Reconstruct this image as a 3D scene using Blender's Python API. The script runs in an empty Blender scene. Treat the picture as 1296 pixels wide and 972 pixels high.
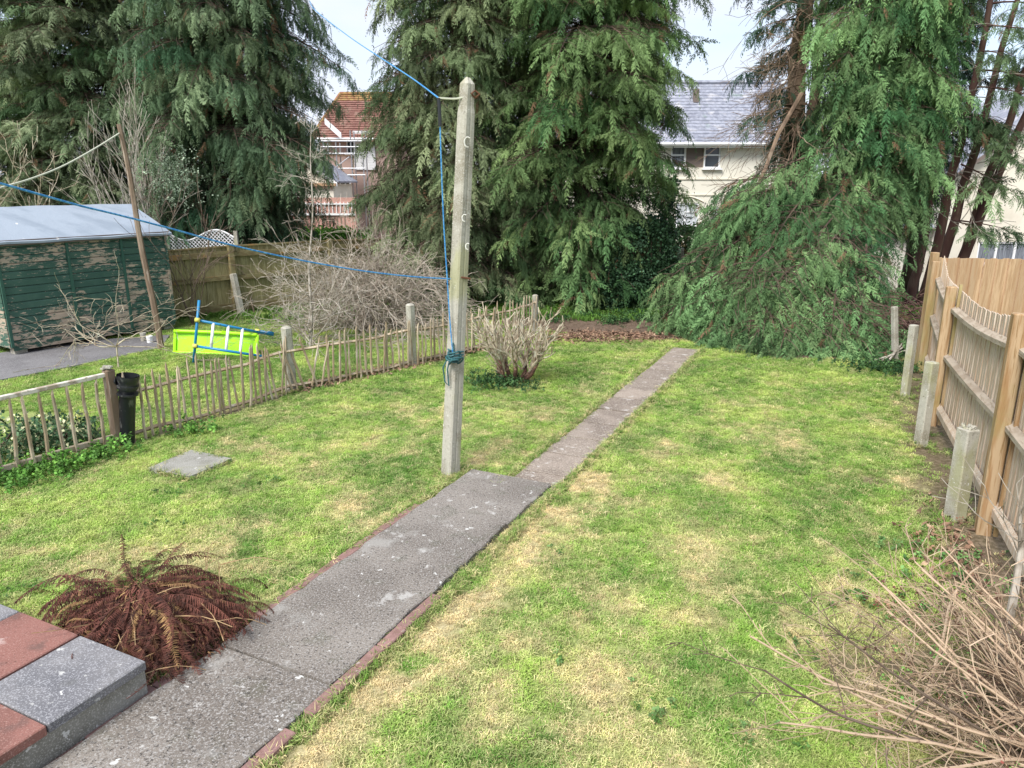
import bpy, math, random
import numpy as np
from mathutils import Vector, Matrix, Euler
random.seed(7); RNG = np.random.default_rng(11)
R = math.radians
sc = bpy.context.scene
COL = sc.collection

# ------------------------------------------------------------------ camera
CAM_H = 2.8; PITCH = R(15.2); FPX = 936.0
cam = bpy.data.cameras.new('camera'); camo = bpy.data.objects.new('camera', cam); COL.objects.link(camo)
camo.location = (0, 0, CAM_H); camo.rotation_euler = (R(90) - PITCH, 0, 0)
cam.sensor_width = 36.0; cam.lens = 36.0 * FPX / 1296.0; cam.clip_start = 0.05; cam.clip_end = 2000
sc.camera = camo
# ------------------------------------------------------------------ light
sc.view_settings.view_transform = 'Standard'; sc.view_settings.look = 'None'
sc.view_settings.exposure = 1.08; sc.view_settings.gamma = 1.0
sc.cycles.use_denoising = True
sc.cycles.max_bounces = 6; sc.cycles.transparent_max_bounces = 8
SUN_EL, SUN_AZ = R(50), R(214)      # azimuth from +Y clockwise: behind the camera, a little to its left
w = bpy.data.worlds.new('World'); sc.world = w; w.use_nodes = True
nt = w.node_tree; nt.nodes.clear()
def N(t, **k):
    n = nt.nodes.new(t)
    for a, b in k.items(): setattr(n, a, b)
    return n
out = N('ShaderNodeOutputWorld'); bg = N('ShaderNodeBackground'); bg.inputs[1].default_value = 0.12
sky = N('ShaderNodeTexSky', sky_type='NISHITA'); sky.sun_disc = False; sky.sun_elevation = SUN_EL; sky.sun_rotation = SUN_AZ
sky.dust_density = 1.5; sky.ozone_density = 1.5
tc = N('ShaderNodeTexCoord'); mp = N('ShaderNodeMapping'); mp.inputs['Scale'].default_value = (1, 1, 3.2)
nz = N('ShaderNodeTexNoise'); nz.inputs['Scale'].default_value = 2.6; nz.inputs['Detail'].default_value = 7; nz.inputs['Roughness'].default_value = 0.55
rp = N('ShaderNodeValToRGB'); rp.color_ramp.elements[0].position = 0.33; rp.color_ramp.elements[1].position = 0.58
rp.color_ramp.elements[0].color = (.42, .42, .42, 1)
cl = N('ShaderNodeMix', data_type='RGBA'); cl.inputs[7].default_value = (3.7, 3.95, 4.5, 1)
nt.links.new(tc.outputs['Generated'], mp.inputs[0]); nt.links.new(mp.outputs[0], nz.inputs[0]); nt.links.new(nz.outputs[0], rp.inputs[0])
nt.links.new(rp.outputs[0], cl.inputs[0]); nt.links.new(sky.outputs[0], cl.inputs[6]); nt.links.new(cl.outputs[2], bg.inputs[0]); nt.links.new(bg.outputs[0], out.inputs[0])
sun = bpy.data.lights.new('sun', 'SUN'); sun.energy = 2.6; sun.angle = R(24); sun.color = (1, .96, .9)
suno = bpy.data.objects.new('sun', sun); COL.objects.link(suno)
sd = Vector((math.sin(SUN_AZ) * math.cos(SUN_EL), math.cos(SUN_AZ) * math.cos(SUN_EL), math.sin(SUN_EL)))
suno.rotation_euler = sd.to_track_quat('Z', 'Y').to_euler(); suno.location = (0, -5, 20)

# ------------------------------------------------------------------ survey helpers: where a sight line meets the ground / a distance
def _ray(px, py):
    u = (px - 648) / FPX; v = (486 - py) / FPX
    return u, math.cos(PITCH) + v * math.sin(PITCH), -math.sin(PITCH) + v * math.cos(PITCH)
def G(px, py, z=0.0):
    x, y, d = _ray(px, py); t = (z - CAM_H) / d
    return Vector((x * t, y * t, z))
def D(px, py, Y):
    x, y, d = _ray(px, py); t = Y / y
    return Vector((x * t, Y, CAM_H + d * t))

# ------------------------------------------------------------------ value noise
def _hash(i, j, s):
    h = (i * 374761393 + j * 668265263 + s * 1274126177) & 0xffffffff
    h = ((h ^ (h >> 13)) * 1103515245) & 0xffffffff
    return ((h ^ (h >> 16)) & 0xffff) / 65535.0
def vn(x, y, sc_, seed=0, octv=3):
    x = np.asarray(x, float) / sc_; y = np.asarray(y, float) / sc_
    r = 0; a = 1; tot = 0
    for o in range(octv):
        xi = np.floor(x).astype(np.int64); yi = np.floor(y).astype(np.int64); fx = x - xi; fy = y - yi
        fx = fx * fx * (3 - 2 * fx); fy = fy * fy * (3 - 2 * fy)
        v = (_hash(xi, yi, seed) * (1 - fx) + _hash(xi + 1, yi, seed) * fx) * (1 - fy) + (_hash(xi, yi + 1, seed) * (1 - fx) + _hash(xi + 1, yi + 1, seed) * fx) * fy
        r = r + a * v; tot += a; a *= .55; x = x * 2.03 + 17; y = y * 2.03 + 5; seed += 31
    return r / tot
def sst(a, b, x): t = np.clip((np.asarray(x, float) - a) / (b - a), 0, 1); return t * t * (3 - 2 * t)

# ------------------------------------------------------------------ mesh building
class MB:
    def __init__(s): s.v = []; s.f = []; s.a = []
    def add(s, vs, fs, att=None):
        n = len(s.v); s.v.extend([tuple(p) for p in vs]); s.f.extend([tuple(i + n for i in f) for f in fs])
        s.a.extend(att if att is not None else [0.0] * len(vs))
    def box(s, c, size, rot=None, taper=None):
        hx, hy, hz = size[0] / 2, size[1] / 2, size[2] / 2
        vs = [Vector((x * hx, y * hy, z * hz)) for z in (-1, 1) for y in (-1, 1) for x in (-1, 1)]
        if taper:
            for v in vs[4:]: v.x *= taper; v.y *= taper
        m = rot if isinstance(rot, Matrix) else (Euler(rot).to_matrix() if rot is not None else None)
        if m: vs = [m @ v for v in vs]
        c = Vector(c)
        s.add([v + c for v in vs], [(0, 2, 3, 1), (4, 5, 7, 6), (0, 1, 5, 4), (2, 6, 7, 3), (0, 4, 6, 2), (1, 3, 7, 5)])
    def bevbox(s, c, size, b=.01, rot=None):
        # box with chamfered long (z) edges and top edge
        hx, hy, hz = size[0] / 2, size[1] / 2, size[2] / 2
        def ring(ix, iy, z, bb): return [(-ix + bb, -iy, z), (ix - bb, -iy, z), (ix, -iy + bb, z), (ix, iy - bb, z), (ix - bb, iy, z), (-ix + bb, iy, z), (-ix, iy - bb, z), (-ix, -iy + bb, z)]
        rings = [ring(hx, hy, -hz, b), ring(hx, hy, hz - b, b), ring(hx - b, hy - b, hz, b * .5)]
        vs = [Vector(p) for r in rings for p in r]
        fs = [tuple(reversed(range(8))), tuple(range(16, 24))]
        for k in range(2):
            for i in range(8): j = (i + 1) % 8; fs.append((k * 8 + i, k * 8 + j, k * 8 + 8 + j, k * 8 + 8 + i))
        m = rot if isinstance(rot, Matrix) else (Euler(rot).to_matrix() if rot is not None else None)
        if m: vs = [m @ v for v in vs]
        c = Vector(c); s.add([v + c for v in vs], fs)
    def tube(s, pts, r0, r1=None, n=6, cap=True, att=0.0):
        pts = [Vector(p) for p in pts]; m = len(pts)
        if r1 is None: r1 = r0
        rad = r0 if isinstance(r0, (list, tuple)) else [r0 + (r1 - r0) * i / max(1, m - 1) for i in range(m)]
        d = (pts[1] - pts[0]).normalized(); up = Vector((0, 0, 1)) if abs(d.z) < .9 else Vector((1, 0, 0))
        a = d.cross(up).normalized(); vs = []
        for i in range(m):
            d = (pts[min(i + 1, m - 1)] - pts[max(i - 1, 0)]); d = d.normalized() if d.length > 1e-9 else Vector((0, 0, 1))
            a = (a - d * a.dot(d)); a = a.normalized() if a.length > 1e-6 else d.orthogonal().normalized(); b = d.cross(a)
            for k in range(n):
                t = 2 * math.pi * k / n; vs.append(pts[i] + (a * math.cos(t) + b * math.sin(t)) * rad[i])
        fs = [(i * n + k, i * n + (k + 1) % n, (i + 1) * n + (k + 1) % n, (i + 1) * n + k) for i in range(m - 1) for k in range(n)]
        if cap: fs += [tuple(reversed(range(n))), tuple((m - 1) * n + k for k in range(n))]
        s.add(vs, fs, [att] * len(vs))
    def poly(s, vs): s.add(vs, [tuple(range(len(vs)))])
    def prism(s, poly, vec):
        n = len(poly); vec = Vector(vec); P = [Vector(p) for p in poly]
        s.add(P + [p + vec for p in P], [tuple(range(n)), tuple(reversed(range(n, 2 * n)))] + [(i, i + n, (i + 1) % n + n, (i + 1) % n) for i in range(n)])
    def mesh(s, name, mat, origin=(0, 0, 0), smooth=False, attname=None):
        o = Vector(origin); me = bpy.data.meshes.new(name)
        me.from_pydata([(v[0] - o.x, v[1] - o.y, v[2] - o.z) for v in s.v], [], s.f); me.validate()
        if mat: me.materials.append(mat)
        if attname:
            at = me.attributes.new(attname, 'FLOAT', 'POINT'); at.data.foreach_set('value', s.a)
        if smooth: me.polygons.foreach_set('use_smooth', [True] * len(me.polygons))
        return me
def meta(o, label=None, cat=None, group=None, kind=None):
    if label: o['label'] = label
    if cat: o['category'] = cat
    if group: o['group'] = group
    if kind: o['kind'] = kind
    return o
def root(name, loc, label=None, cat=None, group=None, kind=None):
    o = bpy.data.objects.new(name, None); COL.objects.link(o); o.location = loc; o.empty_display_size = .2
    return meta(o, label, cat, group, kind)
def wloc(o):
    v = Vector((0, 0, 0))
    while o: v = v + Vector(o.location); o = o.parent
    return v
def part(name, mb, mat, parent=None, smooth=False, kind=None, label=None, attname=None, loc=None):
    """mb is in world coordinates; loc = world origin of the new object"""
    org = Vector(loc) if loc is not None else (wloc(parent) if parent else Vector((0, 0, 0)))
    me = mb.mesh(name, mat, org, smooth, attname)
    o = bpy.data.objects.new(name, me); COL.objects.link(o)
    if parent: o.parent = parent; o.location = org - wloc(parent)
    else: o.location = org
    if kind: o['kind'] = kind
    if label: o['label'] = label
    return o
def put(name, me, parent, loc, rot=(0, 0, 0), scale=(1, 1, 1)):
    """an object sharing mesh data; loc in world"""
    o = bpy.data.objects.new(name, me); COL.objects.link(o)
    if parent: o.parent = parent; loc = Vector(loc) - wloc(parent)
    o.location = loc; o.rotation_euler = rot; o.scale = scale
    return o

# ------------------------------------------------------------------ materials
def new_mat(name):
    m = bpy.data.materials.new(name); m.use_nodes = True; t = m.node_tree
    return m, t, t.nodes['Principled BSDF']
def layered(name, base, layers=(), rough=.8, bump=None, spec=.3, var=0.0, offset=True, metallic=0.0, attr=None):
    """layers: (kind, scale, lo, hi, colour, stretch) painted one over the other in object coordinates"""
    m, t, p = new_mat(name); L = t.links.new
    tcn = t.nodes.new('ShaderNodeTexCoord'); oi = t.nodes.new('ShaderNodeObjectInfo')
    ad = t.nodes.new('ShaderNodeVectorMath'); ad.operation = 'MULTIPLY_ADD'
    cmb = t.nodes.new('ShaderNodeCombineXYZ')
    for i in range(3): L(oi.outputs['Random'], cmb.inputs[i])
    L(cmb.outputs[0], ad.inputs[0]); ad.inputs[1].default_value = (37, 53, 71) if offset else (0, 0, 0); L(tcn.outputs['Object'], ad.inputs[2])
    geo = t.nodes.new('ShaderNodeNewGeometry')
    col = None; rgb = t.nodes.new('ShaderNodeRGB'); rgb.outputs[0].default_value = (*base, 1); col = rgb.outputs[0]
    if var:
        hv = t.nodes.new('ShaderNodeHueSaturation'); mr = t.nodes.new('ShaderNodeMapRange')
        mr.inputs[3].default_value = 1 - var; mr.inputs[4].default_value = 1 + var
        L(oi.outputs['Random'], mr.inputs[0]); L(mr.outputs[0], hv.inputs['Value']); L(col, hv.inputs['Color']); col = hv.outputs[0]
    for (kd, s, lo, hi, c, st) in layers:
        mpn = t.nodes.new('ShaderNodeMapping'); mpn.inputs['Scale'].default_value = st; L(ad.outputs[0], mpn.inputs[0])
        if kd == 'm':
            tx = t.nodes.new('ShaderNodeTexNoise'); tx.inputs['Scale'].default_value = s; tx.inputs['Detail'].default_value = 9; tx.inputs['Roughness'].default_value = .65; L(mpn.outputs[0], tx.inputs[0])
            t2 = t.nodes.new('ShaderNodeTexNoise'); t2.inputs['Scale'].default_value = 1.1; t2.inputs['Detail'].default_value = 3; L(geo.outputs['Position'], t2.inputs[0])
            mm_ = t.nodes.new('ShaderNodeMath'); mm_.operation = 'MULTIPLY_ADD'; L(t2.outputs[0], mm_.inputs[0]); mm_.inputs[1].default_value = .75; L(tx.outputs[0], mm_.inputs[2]); o = mm_.outputs[0]
        elif kd == 'v':
            tx = t.nodes.new('ShaderNodeTexVoronoi'); tx.inputs['Scale'].default_value = s; o = tx.outputs['Distance']
            n2 = t.nodes.new('ShaderNodeTexNoise'); n2.inputs['Scale'].default_value = s * 3; L(mpn.outputs[0], n2.inputs[0])
            mx = t.nodes.new('ShaderNodeMix'); mx.data_type = 'VECTOR'; mx.inputs[0].default_value = .12; L(mpn.outputs[0], mx.inputs[4]); L(n2.outputs['Color'], mx.inputs[5]); L(mx.outputs[1], tx.inputs[0])
        else:
            tx = t.nodes.new('ShaderNodeTexNoise'); tx.inputs['Scale'].default_value = s; tx.inputs['Detail'].default_value = 5 if kd == 'n' else 9
            tx.inputs['Roughness'].default_value = .55 if kd == 'n' else .7; o = tx.outputs[0]; L(mpn.outputs[0], tx.inputs[0])
        r_ = t.nodes.new('ShaderNodeMapRange'); r_.inputs[1].default_value = lo; r_.inputs[2].default_value = hi; r_.interpolation_type = 'SMOOTHSTEP'; L(o, r_.inputs[0])
        mxc = t.nodes.new('ShaderNodeMix'); mxc.data_type = 'RGBA'; L(r_.outputs[0], mxc.inputs[0]); L(col, mxc.inputs[6]); mxc.inputs[7].default_value = (*c[:3], 1)
        if len(c) > 3:
            mm = t.nodes.new('ShaderNodeMath'); mm.operation = 'MULTIPLY'; mm.inputs[1].default_value = c[3]; L(r_.outputs[0], mm.inputs[0]); L(mm.outputs[0], mxc.inputs[0])
        col = mxc.outputs[2]
    L(col, p.inputs['Base Color']); p.inputs['Roughness'].default_value = rough; p.inputs['Specular IOR Level'].default_value = spec; p.inputs['Metallic'].default_value = metallic
    if bump:
        nb = t.nodes.new('ShaderNodeTexNoise'); nb.inputs['Scale'].default_value = bump[0]; nb.inputs['Detail'].default_value = 6
        mpb = t.nodes.new('ShaderNodeMapping'); mpb.inputs['Scale'].default_value = bump[2] if len(bump) > 2 else (1, 1, 1); L(ad.outputs[0], mpb.inputs[0]); L(mpb.outputs[0], nb.inputs[0])
        bn = t.nodes.new('ShaderNodeBump'); bn.inputs['Strength'].default_value = bump[1]; bn.inputs['Distance'].default_value = .01; L(nb.outputs[0], bn.inputs['Height']); L(bn.outputs[0], p.inputs['Normal'])
    return m
I3 = (1, 1, 1)
def leafmat(name, tint=(1, 1, 1), trans=.3, rough=.6):
    """colour per clump from instance attribute tcol, towards the tips by attribute tip"""
    m, t, p = new_mat(name); L = t.links.new
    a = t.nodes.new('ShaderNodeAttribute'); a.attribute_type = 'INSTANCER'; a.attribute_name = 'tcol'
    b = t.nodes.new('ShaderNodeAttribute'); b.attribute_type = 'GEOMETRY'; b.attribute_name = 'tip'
    mr = t.nodes.new('ShaderNodeMapRange'); mr.inputs[3].default_value = .72; mr.inputs[4].default_value = 2.1; L(b.outputs['Fac'], mr.inputs[0])  # lighter tips: new growth, plus highlights painted into the conifer sprays
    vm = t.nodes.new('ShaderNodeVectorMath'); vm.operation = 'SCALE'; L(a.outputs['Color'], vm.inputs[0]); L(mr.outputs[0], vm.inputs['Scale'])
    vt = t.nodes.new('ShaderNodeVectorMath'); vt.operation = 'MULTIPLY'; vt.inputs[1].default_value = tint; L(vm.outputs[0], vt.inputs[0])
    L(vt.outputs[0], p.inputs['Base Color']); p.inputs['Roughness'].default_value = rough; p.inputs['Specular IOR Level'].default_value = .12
    tr = t.nodes.new('ShaderNodeBsdfTranslucent'); L(vt.outputs[0], tr.inputs[0]); ms = t.nodes.new('ShaderNodeMixShader'); ms.inputs[0].default_value = trans
    o = t.nodes['Material Output']; L(p.outputs[0], ms.inputs[1]); L(tr.outputs[0], ms.inputs[2]); L(ms.outputs[0], o.inputs[0])
    return m
def plain(name, c, rough=.6, spec=.4, metallic=0.): return layered(name, c, (), rough, None, spec, 0, False, metallic)

M = {}
M['path'] = layered('path_concrete', (.225, .20, .175), [('n', 1.3, .4, .65, (.15, .13, .112), I3), ('n', 5, .55, .7, (.09, .09, .06, .5), I3), ('f', 85, .5, .6, (.34, .325, .31), I3), ('f', 55, .53, .63, (.055, .05, .046), I3), ('n', 4.2, .56, .72, (.32, .31, .29, .6), I3), ('f', 3.1, .60, .66, (.42, .41, .39, .75), I3), ('f', 9, .61, .67, (.48, .47, .45, .8), I3), ('v', 6.5, .12, .07, (.55, .55, .53), (1, 1, .2))], .9, (140, .5))
M['slab_pink'] = layered('slab_concrete', (.26, .215, .18), [('n', 2.2, .4, .62, (.18, .145, .12), I3), ('f', 60, .5, .6, (.40, .35, .30), I3), ('f', 55, .56, .66, (.10, .085, .08), I3), ('f', 6, .57, .63, (.5, .47, .44, .75), I3), ('v', 9, .13, .07, (.52, .5, .47), (1, 1, .2))], .9, (120, .4), var=.2)
M['slab_grey'] = layered('slab_grey', (.20, .195, .20), [('n', 2, .4, .65, (.13, .13, .142), I3), ('f', 110, .5, .6, (.33, .33, .35), I3), ('v', 6, .13, .08, (.66, .66, .64), (1, 1, .2)), ('f', 11, .61, .66, (.52, .52, .5, .85), I3), ('n', 5, .56, .7, (.12, .12, .12, .6), I3)], .8, (110, .5))
M['slab_red'] = layered('slab_red', (.24, .11, .09), [('n', 3, .4, .65, (.17, .08, .065), I3), ('f', 110, .52, .62, (.34, .2, .17), I3), ('n', 5, .6, .68, (.52, .42, .39, .8), I3), ('n', 6, .56, .7, (.12, .08, .07, .6), I3), ('v', 4.2, .15, .08, (.45, .28, .13), (1, 1, .2)), ('f', 70, .58, .66, (.1, .05, .04), I3)], .75, (130, .3))
M['concrete'] = layered('concrete_post', (.40, .385, .33), [('n', 4, .42, .62, (.27, .25, .2), I3), ('f', 90, .5, .62, (.5, .48, .43), I3), ('f', 45, .57, .66, (.16, .15, .12), I3), ('n', 2.3, .55, .68, (.34, .34, .17, .6), (1, 1, .5)), ('v', 11, .14, .08, (.6, .6, .56), I3)], .9, (120, .5))
M['concrete_wall'] = layered('concrete_side', (.26, .255, .23), [('n', 3, .42, .62, (.17, .165, .14), I3), ('f', 100, .5, .62, (.4, .39, .36), I3), ('n', 2, .58, .7, (.2, .2, .1, .6), I3), ('v', 8, .13, .08, (.55, .55, .53), I3)], .9, (120, .4))
M['brick'] = layered('red_brick', (.26, .155, .14), [('n', 9, .42, .62, (.20, .115, .10), I3), ('f', 90, .52, .64, (.30, .19, .17), I3), ('n', 14, .62, .7, (.4, .37, .34, .6), I3)], .85, (120, .3), var=.2)
M['fence_new'] = layered('pale_fence_wood', (.52, .41, .31), [('n', 3, .38, .64, (.46, .33, .23), (6, 6, .6)), ('n', 8, .42, .60, (.60, .52, .44), (8, 8, .5)), ('n', 14, .55, .68, (.30, .20, .13, .7), (10, 10, .35))], .8, (40, .35, (1, 1, .06)), var=.1)
M['fence_warm'] = layered('warm_fence_wood', (.48, .33, .21), [('n', 4, .4, .64, (.38, .24, .14), (6, 6, .6)), ('n', 16, .55, .68, (.28, .15, .07, .7), (9, 9, .3))], .8, (40, .35, (1, 1, .06)), var=.16)
M['post_wood'] = layered('fence_post_wood', (.43, .31, .19), [('n', 4, .4, .62, (.31, .185, .09), (6, 6, .5)), ('n', 14, .54, .66, (.22, .13, .05, .8), (9, 9, .3)), ('n', 1.2, .5, .7, (.28, .27, .1, .6), I3)], .8, (40, .35, (1, 1, .06)), var=.1)
M['rail_wood'] = layered('rail_wood', (.42, .36, .29), [('n', 5, .4, .62, (.32, .26, .2), (1, 1, 3)), ('n', 14, .54, .66, (.2, .15, .1, .6), (.4, .4, 6))], .85, (40, .3))
M['fence_mossy'] = layered('mossy_fence_wood', (.29, .26, .125), [('n', 4, .4, .64, (.20, .175, .08), (6, 6, .6)), ('n', 12, .5, .66, (.38, .35, .2), (8, 8, .3)), ('n', 18, .58, .7, (.11, .085, .045, .8), (8, 8, .3))], .9, (30, .3, (1, 1, .1)), var=.16)
M['rail_mossy'] = layered('mossy_rail_wood', (.23, .2, .10), [('n', 5, .4, .6, (.16, .125, .06), (1, 1, 3)), ('n', 3, .58, .66, (.42, .23, .08, .5), I3)], .9)
M['paling'] = layered('paling_wood', (.46, .38, .28), [('n', 8, .42, .6, (.34, .26, .17), (1, 1, .3)), ('n', 20, .55, .66, (.22, .16, .1, .8), (2, 2, .2)), ('n', 6, .58, .7, (.55, .5, .42, .8), (1, 1, .4))], .85, (60, .3), var=.28)
M['pole_wood'] = layered('weathered_pole', (.26, .20, .15), [('n', 5, .42, .6, (.17, .12, .085), (1, 1, .3)), ('n', 9, .56, .66, (.36, .3, .25), (2, 2, .2))], .85, (60, .3))
M['rail_white'] = layered('weathered_white_rail', (.62, .58, .52), [('n', 7, .48, .62, (.36, .3, .23), (1, 1, 1)), ('n', 20, .6, .7, (.2, .16, .12), (1, 1, 3))], .8, (60, .3))
M['shed_paint'] = layered('peeling_green_paint', (.042, .10, .078), [('n', 3, .4, .7, (.058, .125, .096), I3), ('m', 3.2, .945, .975, (.44, .35, .27), (1, 1, 3.2)), ('m', 9, .94, .97, (.42, .34, .27), (1, 1, 5)), ('m', 14, 1.0, 1.02, (.4, .33, .26), (1, 1, 9)), ('n', 30, .66, .7, (.13, .10, .08, .6), (1, 1, 6))], .6, (60, .15))
M['shed_trim'] = layered('green_batten_paint', (.035, .10, .075), [('f', 12, .64, .68, (.36, .3, .24), (1, 1, .4))], .6)
M['shed_bare'] = layered('bare_shed_timber', (.40, .32, .25), [('f', 3.5, .47, .53, (.035, .085, .065), (1, 1, 3)), ('n', 14, .55, .66, (.22, .17, .12), (1, 1, 6))], .8)
M['felt'] = layered('grey_roof_felt', (.27, .32, .385), [('f', 120, .45, .6, (.34, .385, .45), I3), ('n', 1.2, .45, .65, (.235, .28, .34), (1, 2, 1)), ('v', 2.2, .07, .04, (.6, .6, .6), I3)], .85, (150, .3))
M['dark'] = plain('dark_gap', (.015, .013, .012), .9)
M['tarmac'] = layered('old_tarmac', (.17, .165, .17), [('n', 2, .4, .64, (.125, .12, .125), I3), ('f', 70, .5, .62, (.27, .265, .27), I3), ('f', 40, .58, .66, (.07, .07, .07), I3)], .9, (110, .5))
M['bark'] = layered('brown_bark', (.10, .068, .05), [('n', 6, .4, .62, (.055, .038, .03), (1, 1, .25)), ('n', 3, .56, .7, (.15, .12, .09), (1, 1, .3))], .9, (25, .6, (1, 1, .2)))
M['bark_red'] = layered('reddish_bark', (.11, .065, .05), [('n', 6, .4, .62, (.09, .045, .04), (1, 1, .25)), ('n', 3, .56, .7, (.18, .12, .09), (1, 1, .3))], .9, (25, .6, (1, 1, .2)))
M['bark_tan'] = layered('tan_bark', (.24, .17, .12), [('n', 6, .4, .62, (.13, .09, .065), (1, 1, .2)), ('n', 3, .55, .7, (.33, .26, .2), (1, 1, .2))], .9, (25, .6, (1, 1, .15)))
M['twig_grey'] = layered('grey_twig', (.40, .35, .29), [('n', 12, .42, .6, (.26, .21, .165), I3), ('n', 5, .55, .68, (.50, .46, .40), I3)], .85)
M['twig_silver'] = layered('silver_twig', (.44, .40, .35), [('n', 9, .42, .6, (.23, .2, .16), I3)], .85)
M['twig_dark'] = layered('dark_twig', (.16, .12, .09), [('n', 9, .42, .6, (.10, .07, .055), I3)], .85)
M['twig_lichen'] = layered('lichened_twig', (.44, .39, .29), [('n', 14, .45, .6, (.26, .2, .14), I3), ('n', 6, .56, .66, (.46, .45, .36), I3)], .9)
M['cut_wood'] = layered('rusty_brown_stump', (.15, .08, .055), [('n', 19, .42, .6, (.075, .04, .03), I3), ('n', 16, .56, .66, (.3, .2, .14), I3)], .85)
M['straw_light'] = layered('pale_dry_stem', (.50, .37, .265), [('n', 11, .46, .6, (.46, .34, .24), I3), ('n', 30, .58, .66, (.18, .11, .08), I3)], .75)
M['straw'] = layered('dry_stem', (.52, .40, .29), [('n', 11, .45, .6, (.36, .25, .17), I3), ('n', 26, .58, .66, (.14, .085, .06), I3)], .75, var=.1)
M['lichen'] = plain('pale_lichen', (.5, .5, .45), .9)
M['white'] = plain('white_paint', (.78, .79, .8), .45)
M['upvc'] = plain('white_plastic_frame', (.8, .81, .83), .3)
M['render'] = layered('cream_render', (.72, .69, .60), [('n', .8, .45, .7, (.66, .62, .53), I3), ('f', 30, .5, .7, (.75, .72, .64, .5), I3)], .9)
M['render_w'] = layered('pale_render', (.72, .68, .58), [('n', .8, .45, .7, (.59, .54, .44), I3)], .9)
M['taupe'] = plain('taupe_panel', (.17, .135, .12), .8)
M['slate'] = layered('grey_slate', (.27, .285, .34), [('n', 6, .4, .62, (.2, .21, .26), I3), ('n', 2.1, .52, .7, (.40, .40, .43), I3), ('n', 1.2, .6, .7, (.2, .27, .23, .5), I3)], .6, var=.1)
M['redtile'] = layered('red_roof_tile', (.23, .115, .09), [('n', 5, .4, .62, (.17, .08, .065), I3), ('n', 1.5, .5, .68, (.28, .18, .14), I3)], .8)
M['mosstile'] = layered('mossy_roof_tile', (.30, .2, .08), [('n', 5, .4, .62, (.24, .11, .06), I3)], .85)
M['pinkish'] = plain('pinkish_render', (.42, .30, .26), .9)
M['pink'] = layered('pink_wall', (.52, .30, .25), [('n', 2, .4, .65, (.44, .25, .21), I3)], .85)
M['glass'] = plain('dark_glass', (.03, .04, .05), .08, .6)
M['net'] = layered('net_curtain', (.55, .58, .6), [('n', 8, .42, .6, (.38, .41, .44), (4, 4, .3))], .8)
M['netdark'] = layered('grey_net_curtain', (.22, .24, .27), [('n', 8, .42, .6, (.10, .11, .13), (5, 5, .2))], .6)
M['steel'] = plain('galvanised_tube', (.45, .46, .48), .35, .5, .7)
M['black_plastic'] = layered('black_pipe_plastic', (.018, .02, .024), [('n', 14, .58, .68, (.11, .11, .11), (1, 1, .4)), ('v', 9, .07, .04, (.3, .3, .3), I3)], .32, None, .5)
M['lime'] = layered('lime_plastic', (.38, .80, .014), [('n', 3, .4, .7, (.31, .66, .02), I3), ('f', 5, .56, .7, (.30, .42, .06, .6), I3)], .35, None, .5)
M['blue_plastic'] = layered('blue_plastic_tube', (.012, .20, .42), [('n', 20, .6, .66, (.01, .08, .16), I3)], .4, None, .5)
M['yellow'] = plain('yellow_joint', (.6, .55, .12), .5)
M['rope_blue'] = layered('blue_rope', (.03, .20, .50), [('n', 60, .48, .56, (.12, .36, .62), (1, 1, 1))], .6)
M['rope_green'] = layered('green_rope', (.04, .13, .14), [('n', 80, .5, .6, (.02, .06, .075), (1, 1, 1))], .6)
M['rope_pale'] = plain('pale_rope', (.5, .52, .42), .7)
M['rope_lime'] = plain('yellow_green_rope', (.42, .5, .2), .7)
M['rust'] = plain('rusty_iron', (.14, .06, .03), .8)
M['red'] = plain('red_plastic', (.5, .03, .02), .5)
M['fern_core'] = layered('dark_fern_core', (.035, .018, .013), [('n', 30, .45, .6, (.08, .04, .028), I3)], .95, (60, .8))
M['fern'] = layered('dead_fern', (.135, .05, .036), [('n', 9, .42, .62, (.045, .02, .015), I3), ('n', 5, .60, .70, (.24, .13, .07), I3)], .85, var=.3)
M['fern_tan'] = layered('tan_dead_fern', (.32, .20, .085), [('n', 9, .42, .62, (.2, .11, .05), I3)], .8, var=.2)
M['fern_stem'] = layered('fern_stalk', (.34, .23, .12), [('n', 9, .5, .62, (.2, .1, .05), I3)], .7)
M['brown_twig'] = layered('brown_brushwood', (.15, .085, .07), [('n', 9, .42, .6, (.08, .045, .04), I3)], .9)
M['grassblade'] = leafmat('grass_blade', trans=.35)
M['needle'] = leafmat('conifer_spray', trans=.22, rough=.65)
M['leaf'] = leafmat('broad_leaf', trans=.25, rough=.45)

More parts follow.
